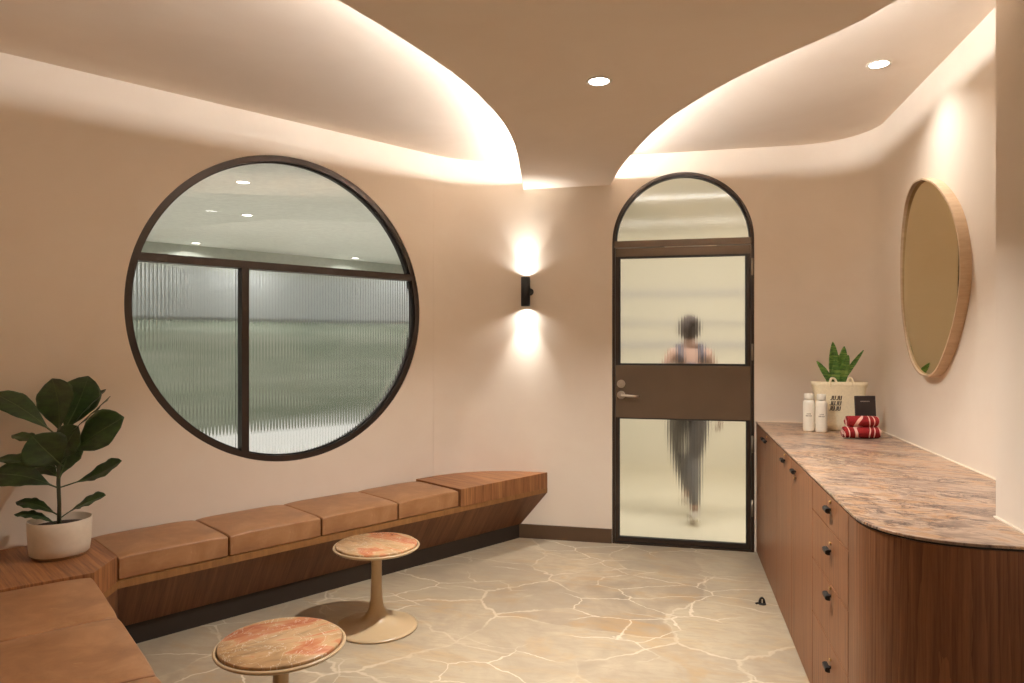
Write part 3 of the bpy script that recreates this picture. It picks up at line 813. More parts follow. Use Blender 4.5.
# bright sealant line along the walls
mb = MB()
mb.box(XR-0.007, YP+0.002, ZC, XR-0.0005, YB-RR, ZC+0.005)
arcp = [PI/2*k/12 for k in range(13)]
mb.loft([[(XR-RR+r*math.cos(a), YB-RR+r*math.sin(a), z) for r, z in ((RR-0.007, ZC), (RR-0.0005, ZC), (RR-0.0005, ZC+0.005), (RR-0.007, ZC+0.005))] for a in arcp])
mb.box(XF+0.01, YB-0.007, ZC, XR-RR, YB-0.0005, ZC+0.005)
mb.box(XP-0.007, 2.115, ZC, XP-0.0005, YP, ZC+0.005)
structure(mb.obj('trim_1', M['caulk']))

# ---------------------------------------------------------------- mirror
XM = XR-0.044
face_px = [(922, 178.8), (913, 184), (906.5, 199), (902.8, 222), (901, 250), (900.8, 280), (902, 310), (906, 340), (911.5, 361), (919, 373), (927.5, 375.5), (934.5, 371.5), (941, 360), (948.5, 340), (955, 315), (959.3, 288), (960.2, 262), (958.3, 238), (952.5, 213), (943.5, 195), (933, 183)]
def on_x(px, py, X):
    u = (px-512)/700; dx = u*math.cos(YAW)-math.sin(YAW); dy = math.cos(YAW)+u*math.sin(YAW); t = X/dx
    return (t*dy, EYE-(py-341.5)/700*t)
fy = [on_x(x, y, XM) for x, y in face_px]
sm = catmull(fy + [fy[0]], 6)[:-1]
mc = Vector((sum(p[0] for p in sm)/len(sm), sum(p[1] for p in sm)/len(sm)))
def off(k): return [tuple(mc + (Vector(p)-mc)*(1+k/(Vector(p)-mc).length)) for p in sm]
mir = thing('wall_mirror', 'large pebble-shaped wall mirror with pale timber rim above the counter', 'mirror', (XR, mc.x, mc.y))
ymx = max(p[0] for p in sm); tl = math.tan(math.radians(2.0)); zmn = min(p[1] for p in sm)
o = part(MB().loft([[(XM+0.001+d+(ymx-y)*tl + (z-zmn)*0.011, y, z) for y, z in off(-0.003)] for d in (0, 0.003)], smooth=False), 'mirror_glass', M['mirror'], mir)
rg = [[(x, y, z) for y, z in off(k)] for x, k in ((XM+0.006, -0.004), (XM-0.002, -0.004), (XM-0.002, 0.004), (XR-0.001, 0.004), (XR-0.001, -0.004))]
o = part(MB().loft(rg + [rg[0]], True, False, True), 'mirror_frame', M['mirror_frame'], mir); o.modifiers.new('es', 'EDGE_SPLIT').split_angle = math.radians(40)

# ---------------------------------------------------------------- lamps
def make_downlight(loc, label, power, visible_lens=True, spread=122):
    t = thing('downlight', label, 'ceiling light', loc, 0, 'recessed round downlights')
    MB().lathe([(0.040, -0.001), (0.056, -0.001), (0.055, -0.004), (0.047, -0.005), (0.040, -0.001)], 40, caps=False).obj('trim_ring', M['white_paint'], t)
    MB().lathe([(0.0005, -0.0025), (0.046, -0.0025), (0.046, -0.0005), (0.0005, -0.0005)], 32, caps=False).obj('lens', M['lens'], t)
    area('downlight_lamp', (loc[0], loc[1], loc[2]-0.008), (0, 0, -1), 0.07, power, WARM, spread, parent=t)
    return t
make_downlight((*on_plane(599, 81, LO), LO), 'round recessed downlight in the lowered ceiling in front of the door', P_DOWN1)
make_downlight((*on_plane(879, 64, HI), HI), 'round recessed downlight in the raised ceiling above the mirror wall', P_DOWN2)
make_downlight((0.1, -1.75, LO), 'added fill downlight, unseen in the lowered ceiling behind the camera', P_REAR, True, 88)  # added out of view to lift the ambient light

SX = -1.03
sco = thing('wall_sconce', 'small black cylinder wall light shining up and down beside the door', 'wall light', (SX, YB, 1.79))
part(MB().lathe([(0.026, -0.10), (0.033, -0.105), (0.033, 0.105), (0.026, 0.105), (0.026, 0.07), (0.0005, 0.07)], 32, (SX, YB-0.052, 1.79), False), 'upper_shade', M['black'], sco)
bpy.data.objects['upper_shade'].name = 'shade'
part(MB().lathe([(0.0325, -0.105), (0.026, -0.105), (0.026, -0.07), (0.0005, -0.07)], 32, (SX, YB-0.052, 1.79), False), 'lower_baffle', M['black'], sco)
part(MB().loft([[(SX+0.024+r*math.cos(2*PI*k/24), y, 1.79+r*math.sin(2*PI*k/24)) for k in range(24)] for r, y in ((0.026, YB-0.001), (0.026, YB-0.018), (0.014, YB-0.026), (0.012, YB-0.045))], True, True, True), 'wall_mount', M['black'], sco)
area('sconce_lamp', (SX, YB-0.052, 1.79+0.088), (0, 0, 1), 0.044, P_SC_UP*0.5, SCONCE_COL, 66, parent=sco)
area('sconce_lamp', (SX, YB-0.052, 1.79+0.100), (0, 0, 1), 0.044, P_SC_UP*0.42, SCONCE_COL, 140, parent=sco)
area('sconce_lamp', (SX, YB-0.052, 1.79-0.107), (0, 0, -1), 0.044, P_SC_DN*0.55, SCONCE_COL, 62, parent=sco)
area('sconce_lamp', (SX, YB-0.052, 1.79-0.1075), (0, 0, -1), 0.044, P_SC_DN*0.40, SCONCE_COL, 140, parent=sco)

# ---------------------------------------------------------------- things on the counter
def make_bottle(loc, rz, label):
    t = thing('bottle', label, 'bottle', loc, rz, 'cream toiletry bottles')
    body = MB().lathe([(0.0005, 0.0), (0.028, 0.0), (0.032, 0.004), (0.033, 0.012), (0.033, 0.170), (0.031, 0.180), (0.026, 0.187), (0.022, 0.190), (0.0005, 0.190)], 40, caps=False).obj('bottle_body', M['bottle'], t)
    MB().lathe([(0.0005, 0.192), (0.025, 0.192), (0.026, 0.194), (0.026, 0.224), (0.024, 0.227), (0.0005, 0.227)], 36, caps=False).obj('cap', M['bottle'], t)
    def label_marks(z, xs):
        mb = MB()
        for (x0, x1, hh) in xs:
            a0, a1 = [(-PI/2 + x/0.0335) for x in (x0, x1)]
            vs = [(0.0334*math.cos(a), 0.0334*math.sin(a), z+dz) for dz in (-hh, hh) for a in (a0, (a0+a1)/2, a1)]
            vi = [(0.0326*math.cos(a), 0.0326*math.sin(a), z+dz) for dz in (-hh, hh) for a in (a0, (a0+a1)/2, a1)]
            b = vs+vi
            mb.add(b, [(0, 1, 4, 3), (1, 2, 5, 4), (0, 3, 9, 6), (2, 8, 11, 5), (0, 6, 7, 1), (1, 7, 8, 2), (3, 4, 10, 9), (4, 5, 11, 10)])
        return mb
    mk = label_marks(0.108, [(-0.012, -0.009, 0.003), (-0.006, -0.003, 0.003), (0.000, 0.003, 0.003), (0.006, 0.010, 0.003)])
    m2 = label_marks(0.096, [(-0.018, -0.013, 0.004), (-0.009, -0.005, 0.004), (-0.001, 0.003, 0.004), (0.009, 0.014, 0.004)])
    b = len(mk.v); mk.v += m2.v; mk.f += [[b+i for i in f] for f in m2.f]; mk.sm += m2.sm
    mk.obj('printed_label', M['ink'], t)
    return t
bl = on_plane(808.8, 431.2, ZC); br = on_plane(821.4, 432.0, ZC)
b1 = make_bottle((*bl, ZC), -0.15, 'cream bottle on the counter, left one of the pair')
copy_tree(b1, (*br, ZC), -0.1, 'cream bottle on the counter, right one of the pair in front of the tote bag')

# tote bag
bc = (1.0, 4.635); bag_rz = math.radians(1)
bag = thing('tote_bag', 'cream canvas tote bag with dark printed letters standing in the counter corner', 'bag', (bc[0], bc[1], ZC), bag_rz)
def bag_ring(z, hw, hd, flare=0.0, n=40):
    pts = []
    for k in range(n):
        a = 2*PI*k/n; c, s = math.cos(a), math.sin(a); e = 0.45
        x = hw*math.copysign(abs(c)**e, c); y = hd*math.copysign(abs(s)**0.8, s)
        pts.append((x + 0.002*math.sin(7*a+z*30), y + 0.003*math.sin(5*a+z*40), z))
    return pts
prof = [(0.0, 0.105, 0.045), (0.006, 0.112, 0.052), (0.05, 0.120, 0.055), (0.12, 0.131, 0.052), (0.19, 0.142, 0.046), (0.25, 0.151, 0.040), (0.285, 0.158, 0.035), (0.295, 0.160, 0.034)]
rings = [bag_ring(z, a, b) for z, a, b in prof] + [bag_ring(z, a-0.003, b-0.003) for z, a, b in prof[::-1][:6]] 
MB().loft(rings, True, True, True).obj('bag_body', M['bag'], bag)
hem = [bag_ring(0.272, 0.1575, 0.0385), bag_ring(0.296, 0.1622, 0.0365), bag_ring(0.297, 0.158, 0.033)]
MB().loft(hem, True, False, True).obj('hem', M['bag'], bag)
for sy in (-1, 1):
    hp = [(-0.058, sy*0.034, 0.27), (-0.058, sy*0.034, 0.30), (-0.050, sy*0.030, 0.318), (-0.03, sy*0.026, 0.312), (-0.02, sy*0.03, 0.285)] if sy < 0 else [(-0.06, 0.03, 0.27), (-0.055, 0.03, 0.31), (-0.02, 0.034, 0.335), (0.02, 0.034, 0.335), (0.05, 0.03, 0.31), (0.06, 0.03, 0.27)]
    MB().tube(catmull(hp, 5), 0.007, 8).obj('handle', M['bag'], bag)
hp = [(0.035, -0.03, 0.28), (0.045, -0.03, 0.312), (0.06, -0.032, 0.318), (0.068, -0.034, 0.30), (0.068, -0.034, 0.27)]
MB().tube(catmull(hp, 5), 0.007, 8).obj('handle', M['bag'], bag)
# printed letters: three slanting rows of tall strokes on the bag front
mb = MB()
def stroke(x0, z0, x1, z1, w=0.0042):
    def fy_(x, z):   # front surface of the bag at (x, z)
        for (za, wa, da), (zb, wb, db) in zip(prof, prof[1:]):
            if za <= z <= zb:
                k = (z-za)/(zb-za); hw = wa+(wb-wa)*k; hd = da+(db-da)*k
                c = (min(0.999, abs(x)/hw))**(1/0.45); return -hd*(math.sqrt(max(0, 1-c*c))**0.8) - 0.0045
        return -0.06
    d = Vector((x1-x0, 0, z1-z0)).normalized(); s = Vector((d.z, 0, -d.x))*w/2
    a, b = Vector((x0, 0, z0)), Vector((x1, 0, z1))
    q = [a-s, a+s, b+s, b-s]
    f = [(p.x, fy_(p.x, p.z), p.z) for p in q]; bk = [(p[0], p[1]+0.006, p[2]) for p in f]
    mb.add(f+bk, [(0, 1, 2, 3), (7, 6, 5, 4), (0, 4, 5, 1), (1, 5, 6, 2), (2, 6, 7, 3), (3, 7, 4, 0)])
tx = -0.066
def U(x, z, h, w, sl=0.004):
    stroke(x+sl, z+h, x, z+0.004); stroke(x, z+0.002, x+w, z+0.002, 0.003); stroke(x+w+sl, z+h, x+w, z+0.004)
def J(x, z, h, w, sl=0.004):
    stroke(x+w+sl, z+h, x+w, z+0.004); stroke(x, z+0.003, x+w, z+0.002, 0.003)
for r_, (z, sh) in enumerate(((0.187, 0.004), (0.155, 0.0), (0.123, -0.004))):
    J(tx+sh, z, 0.026, 0.010); U(tx+sh+0.017, z, 0.026, 0.011); J(tx+sh+0.034, z, 0.026, 0.010); U(tx+sh+0.051, z, 0.026, 0.011)
mb.obj('printed_letters', M['bag_ink'], bag)

# snake plant in the bag
sp_c = Vector(bag.location) + Vector((0.0, 0.0, 0.0))
sn = thing('snake_plant', 'small green snake plant sticking out of the cream tote bag', 'plant', (sp_c.x, sp_c.y, ZC+0.010))
part(MB().lathe([(0.0005, 0.0), (0.030, 0.0), (0.036, 0.18), (0.034, 0.182), (0.031, 0.16), (0.0005, 0.16)], 24, (sp_c.x, sp_c.y, ZC+0.012), False), 'nursery_pot', M['soil'], sn)
DS = VIEW.dot(sp_c)
def Z5(x, y, dd=0.0): return P(790+x/5.94, 335+y/5.94, DS+0.012+dd)
SL = [((262, 330, 0.0), (254, 40, 0.0), 0.075, 0.0), ((285, 330, 0.01), (322, 66, 0.02), 0.078, 0.0), ((250, 320, -0.01), (158, 154, -0.02), 0.045, 0.012),
      ((290, 320, 0.015), (437, 90, 0.03), 0.032, -0.02), ((285, 320, -0.012), (347, 118, -0.015), 0.062, 0.0), ((262, 330, -0.02), (207, 220, -0.03), 0.055, 0.0),
      ((290, 330, -0.02), (336, 185, -0.02), 0.055, 0.0), ((272, 330, -0.025), (270, 150, -0.02), 0.065, 0.0), ((270, 330, 0.03), (290, 120, 0.05), 0.06, 0.0)]
for (bx, by, bd), (tx_, ty_, td), w, sg in SL:
    add_leaf(sn, M['snake'], M['snake_edge'], Z5(bx, by-14, bd+0.014), Z5(tx_, ty_, td), w*0.84, sg, toC + up*0.2, petiole=0.0, widest=0.48, fold=0.30, wave=0.001, point=1.0, rib=False, n=14, m=4)

# booklet and rolled towels
kx = tuple(P(866.5, 400, 4.09))[:2]
bk = thing('booklet', 'charcoal card with small pale heading standing behind the red towel', 'card', (kx[0], kx[1], ZC), YAW+math.radians(4))
o = MB().box(-0.061, -0.006, 0.0, 0.061, 0.006, 0.225).obj('board', M['booklet'], bk); bevel(o, 0.002, 1); 
mb = MB()
x = -0.030
for w in (0.004, 0.005, 0.003, 0.006, 0.005, 0.004, 0.006, 0.005): 
    mb.box(x, -0.0068, 0.190, x+w, -0.0058, 0.1955); x += w+0.0022
mb.obj('printed_heading', M['booklet_ink'], bk)
bk.rotation_euler = (math.radians(-5), 0, YAW+math.radians(2))

def towel_mat():
    t = NT('red_towel')
    v = t.n.new('ShaderNodeTexWave'); v.wave_type = 'BANDS'; v.bands_direction = 'X'
    v.inputs['Scale'].default_value = 7.0; v.inputs['Distortion'].default_value = 11.0; v.inputs['Detail'].default_value = 0.0; v.inputs['Detail Scale'].default_value = 1.3
    t.link(t.mapping((1.0, 0.7, 0.7), (0, 0.5, 0.3), (0.11, 0, 0.07)), v.inputs['Vector'])
    c = t.ramp(v.outputs['Color'], [(0.86, srgb(140, 18, 22)), (0.90, srgb(238, 196, 180))])
    f = t.noise(t.mapping(), 260, 2)
    t.base(t.mix(0.12, c, t.ramp(f.outputs[0], [(0.3, srgb(90, 10, 14)), (0.7, srgb(200, 60, 60))])))
    t.set(Roughness=0.95); t.bump(f.outputs[0], 0.5, 0.004); return t.m
M['towel'] = towel_mat()
tk = tuple(P(861.5, 400, 3.92))[:2]
def towel_roll(n_turn, hw, r, c, squash, dx):
    # rolled cloth: outer skin with a visible spiral at the ends
    pts = []
    turns = n_turn*2*PI; k_n = 90
    prof_o = []; 
    for k in range(k_n+1):
        a = turns*k/k_n; rr = r*(0.16 + 0.84*k/k_n)
        prof_o.append((rr, a))
    th = r*0.84/n_turn*0.44
    outer_ = []; inner_ = []
    for rr, a in prof_o:
        outer_.append((c[0], c[1] + rr*math.cos(a), c[2] + rr*squash*math.sin(a)))
        inner_.append((c[0], c[1] + (rr-th)*math.cos(a), c[2] + (rr-th)*squash*math.sin(a)))
    loop = outer_ + inner_[::-1]
    rings = []
    for x, s in ((-hw, 0.90), (-hw+0.006, 0.97), (-hw*0.4, 1.0), (hw*0.4, 1.0), (hw-0.006, 0.97), (hw, 0.90)):
        rings.append([(x+dx, c[1]+(p[1]-c[1])*s, c[2]+(p[2]-c[2])*s) for p in loop])
    mb = MB(); mb.loft(rings, True, False, True)
    n = len(loop); h = len(outer_)
    for ri in (0, len(rings)-1):
        b = ri*n
        for k in range(h-1):
            mb.f.append([b+k, b+k+1, b+n-2-k, b+n-1-k]); mb.sm.append(False)
    return mb
tw = thing('rolled_towel', 'red towel with white wavy lines folded into two rolls on the counter', 'towel', (tk[0], tk[1], ZC), YAW+math.radians(-6))
towel_roll(3, 0.095, 0.050, (0, 0, 0.0375), 0.76, -0.004).obj('lower_roll', M['towel'], tw)
towel_roll(3, 0.082, 0.046, (0, 0.008, 0.0985), 0.76, 0.004).obj('upper_roll', M['towel'], tw)

# ---------------------------------------------------------------- door stop on the floor
ds = on_plane(762, 604, 0.0)
st_ = thing('door_stop', 'small dark metal door stop on the floor in front of the cupboards', 'door stop', (*ds, 0))
MB().lathe([(0.0005, 0), (0.022, 0), (0.022, 0.004), (0.012, 0.007), (0.0005, 0.007)], 24, caps=False).obj('base_plate', M['black'], st_)
mb = MB(); mb.loft([[(0.018*math.cos(a), y, 0.006+0.032*max(0, math.sin(a))) for a in [PI*k/12 for k in range(13)]] for y in (-0.006, 0.006)])
mb.obj('bumper', M['black'], st_)
MB().tube([(-0.02, -0.004, 0.006), (-0.034, -0.01, 0.003)], 0.006, 8).obj('foot', M['bronze_dark'], st_)
MB().box(-0.003, -0.0085, 0.008, 0.003, -0.006, 0.028).obj('rubber_pad', M['steel'], st_)

# ---------------------------------------------------------------- room beyond the round window
GZ = 2.585
gp = [w1(-1.5, D1+0.13), w1(3.35, D1+0.13), (-1.05, 5.20), (-1.05, 8.45), (0.6, 8.45), (0.6, 17.3), w1(-1.5, 8.70)]
M['g_floor'] = plain('pale_floor', srgb(206, 204, 198), 0.5)
M['g_wall'] = plain('sage_wall', srgb(172, 176, 166), 0.7)
M['g_ceiling'] = plain('white_ceiling', srgb(226, 226, 218), 0.7)
M['g_white'] = plain('white_planter', srgb(222, 222, 220), 0.5)
M['g_grey'] = plain('grey_panel', srgb(168, 172, 170), 0.5)
structure(MB().prism(gp, -0.05, 0).obj('floor_garden_room', M['g_floor']))
structure(MB().prism(gp, GZ, GZ+0.08).obj('ceiling_garden_room', M['g_ceiling']))
def slab(a, b, th, z0, z1, name, mat, side=1):
    a, b = Vector(a), Vector(b); t = (b-a).normalized(); n = Vector((-t.y, t.x))*side*th
    return structure(MB().prism([tuple(a), tuple(b), tuple(b+n), tuple(a+n)], z0, z1).obj(name, mat))
slab(w1(-1.5, 8.70), w1(14.9, 8.70), 0.1, 0, GZ, 'wall_garden_far', M['g_wall'])
slab((0.6, 8.45), (0.6, 17.2), 0.1, 0, GZ, 'wall_garden_end', M['g_grey'], -1)
slab(w1(-1.5, D1+0.13), w1(-1.5, 8.7), 0.1, 0, GZ, 'wall_garden_near', M['g_wall'])
structure(MB().prism([(-1.05, 5.2), (-1.0, 5.2), (-1.0, 8.40), (0.6, 8.40), (0.6, 8.45), (-1.05, 8.45)], 0, 2.75).obj('wall_divider', M['g_grey']))
# long white planter with a clipped hedge, grey bench back above it
pb = MB().prism([w1(0.2, 8.1), w1(13.3, 8.1), w1(13.3, 8.68), w1(0.2, 8.68)], 0.0, 0.36)
tag(pb.obj('planter', M['g_white']), 'long white low planter seen blurred through the round window', 'planter')
hb = bmesh.new(); bmesh.ops.create_grid(hb, x_segments=1, y_segments=1, size=0.001); hb.free()
hv = MB(); nx = 150; nz = 14
vs = []; fs = []
for i in range(nx+1):
    for j in range(nz+1):
        q = 0.3 + 12.9*i/nx; s = j/nz
        prof_h = [(8.24, 0.34), (8.16, 0.95), (8.26, 1.55), (8.60, 1.68)]
        k = s*3; a = min(2, int(k)); f_ = k-a
        d = prof_h[a][0]+(prof_h[a+1][0]-prof_h[a][0])*f_; z = prof_h[a][1]+(prof_h[a+1][1]-prof_h[a][1])*f_
        nn = 0.05*noise.noise(Vector((q*5, z*5, 0)))
        p = w1(q, d+nn); vs.append((p[0], p[1], z+nn*0.6))
for i in range(nx):
    for j in range(nz): fs.append((i*(nz+1)+j, i*(nz+1)+j+1, (i+1)*(nz+1)+j+1, (i+1)*(nz+1)+j))
def hedge_mat():
    t = NT('hedge_leaves'); n = t.noise(t.mapping((1, 1, 1)), 14, 5, 0.7); n2 = t.noise(t.mapping((1, 1, 4)), 1.6, 3)
    c = t.ramp(n.outputs[0], [(0.3, srgb(60, 68, 54)), (0.5, srgb(98, 108, 90)), (0.7, srgb(136, 144, 126))])
    c = t.mix(t.ramp(n2.outputs[0], [(0.4, W3(0)), (0.65, W3(0.6))]), c, srgb(160, 164, 150)); t.base(c); t.set(Roughness=0.8); return t.m
M['hedge'] = hedge_mat()
hv.add(vs, fs, True)
hd = hv.obj('hedge', M['hedge'], recalc=False); tag(hd, 'green clipped hedge growing in the white planter behind the round window', 'hedge'); hd['kind'] = 'stuff'
slab(w1(0.2, 8.69), w1(14.0, 8.69), 0.015, 1.72, 2.3, 'wall_panel_far', M['g_grey'], -1)
for i, (px, py) in enumerate(((243, 182), (247, 215), (196, 243), (355, 258))):
    g = on_plane(px, py, GZ)
    t = thing('downlight', ['downlight seen highest through the clear top of the round window', 'downlight seen second highest through the clear top of the round window', 'downlight seen just above the window bar, left of the mullion', 'faint downlight seen just above the window bar at its right side'][i], 'ceiling light', (*g, GZ), 0, 'downlights beyond the round window')
    MB().lathe([(0.040, -0.001), (0.056, -0.001), (0.055, -0.004), (0.047, -0.005), (0.040, -0.001)], 32, caps=False).obj('trim_ring', M['white_paint'], t)
    MB().lathe([(0.0005, -0.003), (0.044, -0.003), (0.044, -0.0005), (0.0005, -0.0005)], 32, caps=False).obj('lens', M['lens'], t)
    area('downlight_lamp', (g[0], g[1], GZ-0.008), (0, 0, -1), 0.07, P_GARDEN*(0.7, 1.2, 0.5, 0.5)[i], (1.0, 0.97, 0.93), 150, parent=t)
# added bare lamps to fill that room, no fixtures, hidden by the wall
for gx in (w1(1.0, 5.6), w1(0.6, 7.0), w1(5.4, 6.9), w1(7.4, 6.9), w1(9.5, 6.9), w1(5.2, 5.4)):
    area('garden_fill_lamp', (*gx, GZ-0.008), (0, 0, -1), 0.09, P_GARDEN*1.6, (1.0, 0.97, 0.93), 160)

# ---------------------------------------------------------------- corridor beyond the door
M['c_wall'] = plain('cream_wall', srgb(226, 219, 202), 0.7, 0, 0.02)
M['c_floor'] = plain('cream_floor', srgb(220, 211, 190), 0.45, 0, 0.02)
structure(MB().box(-0.99, 5.12, -0.05, 3.2, 8.2, 0).obj('floor_corridor', M['c_floor']))
structure(MB().box(-0.99, 5.13, 2.7, 3.2, 8.2, 2.78).obj('ceiling_corridor', M['c_wall']))
structure(MB().box(-0.99, 8.2, 0, 3.2, 8.3, 2.78).obj('wall_corridor', M['c_wall']))
structure(MB().box(3.2, 5.12, 0, 3.3, 8.2, 2.78).obj('wall_corridor_end', M['c_wall']))
M['c_shelf'] = plain('corridor_rail', srgb(190, 186, 186), 0.5)
for z, h in ((1.95, 0.05), (1.62, 0.03), (1.36, 0.06)):
    structure(MB().box(-0.98, 8.17, z, 3.1, 8.199, z+h).obj('trim_2', M['c_shelf']))

# ---------------------------------------------------------------- the person walking behind the door
M['skin'] = plain('skin', srgb(172, 136, 118), 0.5, 0, 0.03)
M['hair'] = plain('dark_hair', srgb(58, 44, 40), 0.6, 0, 0.2, 60, 0.3)
M['top'] = plain('dark_top', srgb(78, 74, 88), 0.7)
M['leggings'] = plain('charcoal_leggings', srgb(102, 98, 96), 0.7)
M['shoe'] = plain('white_trainer', srgb(216, 206, 192), 0.6)
M['sole'] = plain('trainer_sole', srgb(236, 228, 214), 0.6)
pf = on_plane(691, 519, 0.05)
ORG = Vector((pf[0]-0.005, pf[1]+0.16, 0))
per = thing('person', 'person seen from behind through the reeded door glass, walking away in dark sportswear', 'person', ORG, YAW*0.6)
def skin_obj(name, verts, edges, radii, mat, root=0, parent=None, lv=2):
    me = bpy.data.meshes.new(name); me.from_pydata([tuple(v) for v in verts], edges, []); me.update()
    o = bpy.data.objects.new(name, me); C.objects.link(o)
    m = o.modifiers.new('skin', 'SKIN'); m.use_smooth_shade = True
    if not me.skin_vertices:
        bm = bmesh.new(); bm.from_mesh(me); bm.verts.layers.skin.verify(); bm.to_mesh(me); bm.free()
    for i, sv in enumerate(me.skin_vertices[0].data):
        r = radii[i]; sv.radius = r if isinstance(r, tuple) else (r, r); sv.use_root = (i == root)
    s_ = o.modifiers.new('sub', 'SUBSURF'); s_.levels = lv; s_.render_levels = lv
    bpy.context.view_layer.update()
    dg = bpy.context.evaluated_depsgraph_get()
    nm = bpy.data.meshes.new_from_object(o.evaluated_get(dg)); nm.name = name
    o.modifiers.clear(); old = o.data; o.data = nm; bpy.data.meshes.remove(old)
    nm.materials.clear(); nm.materials.append(mat)
    for p in nm.polygons: p.use_smooth = True
    if parent: o.parent = parent
    return o
J_ = {}
V = []; Eg = []; Rd = []
def jn(name, co, r, link=None):
    J_[name] = len(V); V.append(co); Rd.append(r)
    if link is not None: Eg.append((J_[link], J_[name]))
jn('pelvis', (-0.01, 0, 0.92), (0.135, 0.095))
jn('waist', (-0.005, 0, 1.06), (0.105, 0.078), 'pelvis')
jn('ribs', (0, 0.005, 1.18), (0.120, 0.085), 'waist')
jn('chest', (0, 0.01, 1.29), (0.130, 0.085), 'ribs')
jn('neckbase', (0, 0.005, 1.375), (0.060, 0.052), 'chest')
jn('neck', (0, 0.012, 1.425), 0.045, 'neckbase')
jn('skull', (0, 0.03, 1.50), (0.062, 0.075), 'neck')
jn('crown', (0, 0.03, 1.575), (0.062, 0.072), 'skull')
for s, n in ((-1, 'l'), (1, 'r')):
    jn('sh'+n, (s*0.145, 0.005, 1.335), 0.048, 'chest')
jn('ell', (-0.235, -0.05, 1.11), 0.036, 'shl'); jn('wrl', (-0.225, 0.14, 0.98), 0.024, 'ell'); jn('pal', (-0.215, 0.19, 0.955), (0.030, 0.016), 'wrl')
jn('elr', (0.215, 0.02, 1.08), 0.036, 'shr'); jn('wrr', (0.235, 0.0, 0.86), 0.024, 'elr'); jn('par', (0.235, 0.0, 0.80), (0.016, 0.030), 'wrr')
jn('hipl', (-0.085, 0.0, 0.86), 0.088, 'pelvis'); jn('thl', (-0.080, 0.13, 0.70), 0.076, 'hipl'); jn('knl', (-0.055, 0.26, 0.52), 0.055, 'thl')
jn('shl2', (-0.03, 0.20, 0.38), 0.050, 'knl'); jn('anl', (0.0, 0.10, 0.20), 0.032, 'shl2'); jn('fol', (0.0, 0.16, 0.13), (0.035, 0.028), 'anl'); jn('tol', (0.0, 0.24, 0.10), (0.034, 0.018), 'fol')
jn('hipr', (0.070, -0.01, 0.86), 0.088, 'pelvis'); jn('thr', (0.055, -0.02, 0.68), 0.076, 'hipr'); jn('knr', (0.025, -0.03, 0.48), 0.054, 'thr')
jn('shr2', (0.018, -0.10, 0.34), 0.051, 'knr'); jn('anr', (0.006, -0.185, 0.145), 0.032, 'shr2'); jn('for_', (0.006, -0.13, 0.055), (0.036, 0.028), 'anr'); jn('tor', (0.006, -0.05, 0.022), (0.036, 0.016), 'for_')
body = skin_obj('body', V, Eg, Rd, M['skin'], 0, per)
def fingers(palm, d, spread, thumb):
    palm = Vector(palm); d = Vector(d).normalized(); spread = Vector(spread).normalized(); mbs = []
    for i, (k, L) in enumerate(((-1.5, 0.062), (-0.5, 0.072), (0.5, 0.068), (1.5, 0.052))):
        b = palm + spread*(k*0.015) - d*0.01
        n = spread.cross(d)
        mb.tube([b, b+d*(L*0.45), b+d*(L*0.8)+n*0.012, b+d*L+n*0.026], [0.0085, 0.008, 0.007, 0.005], 8)
    b = palm + spread*(-0.018) - d*0.035
    mb.tube([b, b-spread*0.022+d*0.018, b-spread*0.028+d*0.045], [0.010, 0.009, 0.006], 8)
mb = MB(); fingers((-0.212, 0.215, 0.945), (0.05, 0.9, -0.35), (0, 0.3, 1), 1); mb.obj('hand_fingers', M['skin'], body)
mb = MB(); fingers((0.235, 0.0, 0.775), (0, 0.05, -1), (0, 1, 0), 1); mb.obj('hand_fingers', M['skin'], body)
# face (turned away from the camera)
mb = MB(); mb.lathe([(0.001, -0.018), (0.008, -0.012), (0.010, 0.0), (0.006, 0.022), (0.001, 0.030)], 12, (0, 0.108, 1.505), False); mb.obj('nose', M['skin'], body)
for s in (-1, 1):
    MB().lathe([(0.001, -0.026), (0.010, -0.016), (0.013, 0.004), (0.009, 0.022), (0.001, 0.028)], 12, (s*0.072, 0.025, 1.505), False).obj('ear', M['skin'], body)
def sub(names, grow, name, mat, extra=()):
    idx = {n: i for i, n in enumerate(names)}
    vs = [V[J_[n]] for n in names]; es = [(idx[a], idx[b]) for a in names for b in names if (J_[a], J_[b]) in Eg]
    rs = []
    for n in names:
        r = Rd[J_[n]]; g = grow
        rs.append((r[0]+g, r[1]+g) if isinstance(r, tuple) else (r+g, r+g))
    return skin_obj(name, vs, es, rs, mat, 0, per)
lg = sub(['pelvis', 'waist', 'hipl', 'thl', 'knl', 'shl2', 'anl', 'hipr', 'thr', 'knr', 'shr2', 'anr'], 0.007, 'leggings', M['leggings'])
tp = sub(['pelvis', 'waist', 'ribs', 'chest'], 0.011, 'tank_top', M['top'])
tp.location.z += 0.0
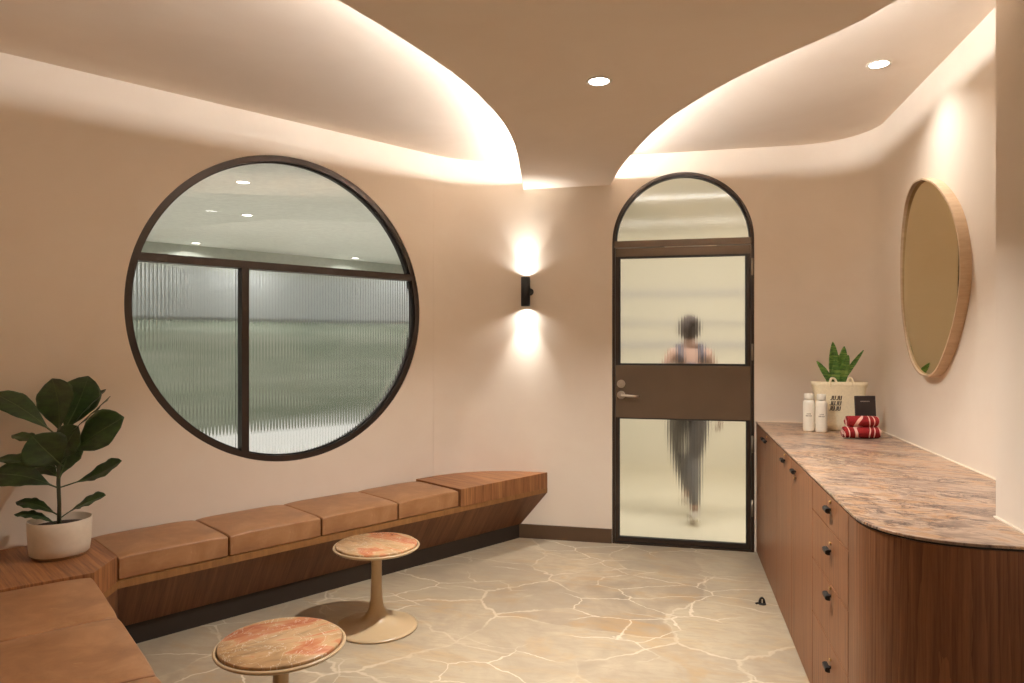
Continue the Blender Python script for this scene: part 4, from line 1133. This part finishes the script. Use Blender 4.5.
for s in (-1, 1):
    MB().tube([(s*0.075, -0.070, 1.26), (s*0.085, -0.062, 1.33), (s*0.080, -0.02, 1.395), (s*0.080, 0.04, 1.385), (s*0.08, 0.085, 1.30)], 0.028, 10).obj('strap', M['top'], tp)
# hair with a bun
def blob(c, rx, ry, rz_, cut=-1.0, n=20, m=14):
    mb = MB(); rings = []
    for i in range(m+1):
        ph = -PI/2 + PI*i/m; ph = max(ph, math.asin(cut)) if cut > -1 else ph
        rings.append([(c[0]+rx*math.cos(ph)*math.cos(2*PI*k/n), c[1]+ry*math.cos(ph)*math.sin(2*PI*k/n), c[2]+rz_*math.sin(ph)) for k in range(n)])
    return mb.loft(rings, True, True, True)
hair = blob((0, 0.012, 1.540), 0.084, 0.096, 0.105).obj('hair', M['hair'], per)
blob((0.012, -0.092, 1.590), 0.040, 0.038, 0.040).obj('hair_bun', M['hair'], hair)
# trainers
def shoe(heel, ball, toe, nm):
    h, b, t_ = Vector(heel), Vector(ball), Vector(toe)
    o = skin_obj('trainer', [h, (h+b)/2, b, t_], [(0, 1), (1, 2), (2, 3)], [(0.040, 0.042), (0.042, 0.040), (0.046, 0.032), (0.036, 0.020)], M['shoe'], 1, per)
    d = (b-h).normalized(); side = Vector((1, 0, 0)); nn = side.cross(d).normalized()
    if nn.z > 0: nn = -nn
    rings = []
    for dz in (0.030, 0.044):
        r = []
        for k in range(28):
            a = 2*PI*k/28; s = math.cos(a); w = 0.040 + 0.006*s
            c = h + (t_-h)*((s+1)/2); c = h.lerp(b, min(1, (s+1)/1.4)) if s < 0.4 else b.lerp(t_, (s-0.4)/0.6)
            r.append(tuple(c + side*(w*math.sin(a)) + nn*dz*(0.75 if s > 0.4 else 1)))
        rings.append(r)
    MB().loft(rings).obj('sole', M['sole'], o)
shoe((0.006, -0.205, 0.108), (0.006, -0.115, 0.052), (0.006, -0.04, 0.034), 'r')
shoe((0.0, 0.09, 0.155), (0.0, 0.18, 0.115), (0.0, 0.25, 0.10), 'l')
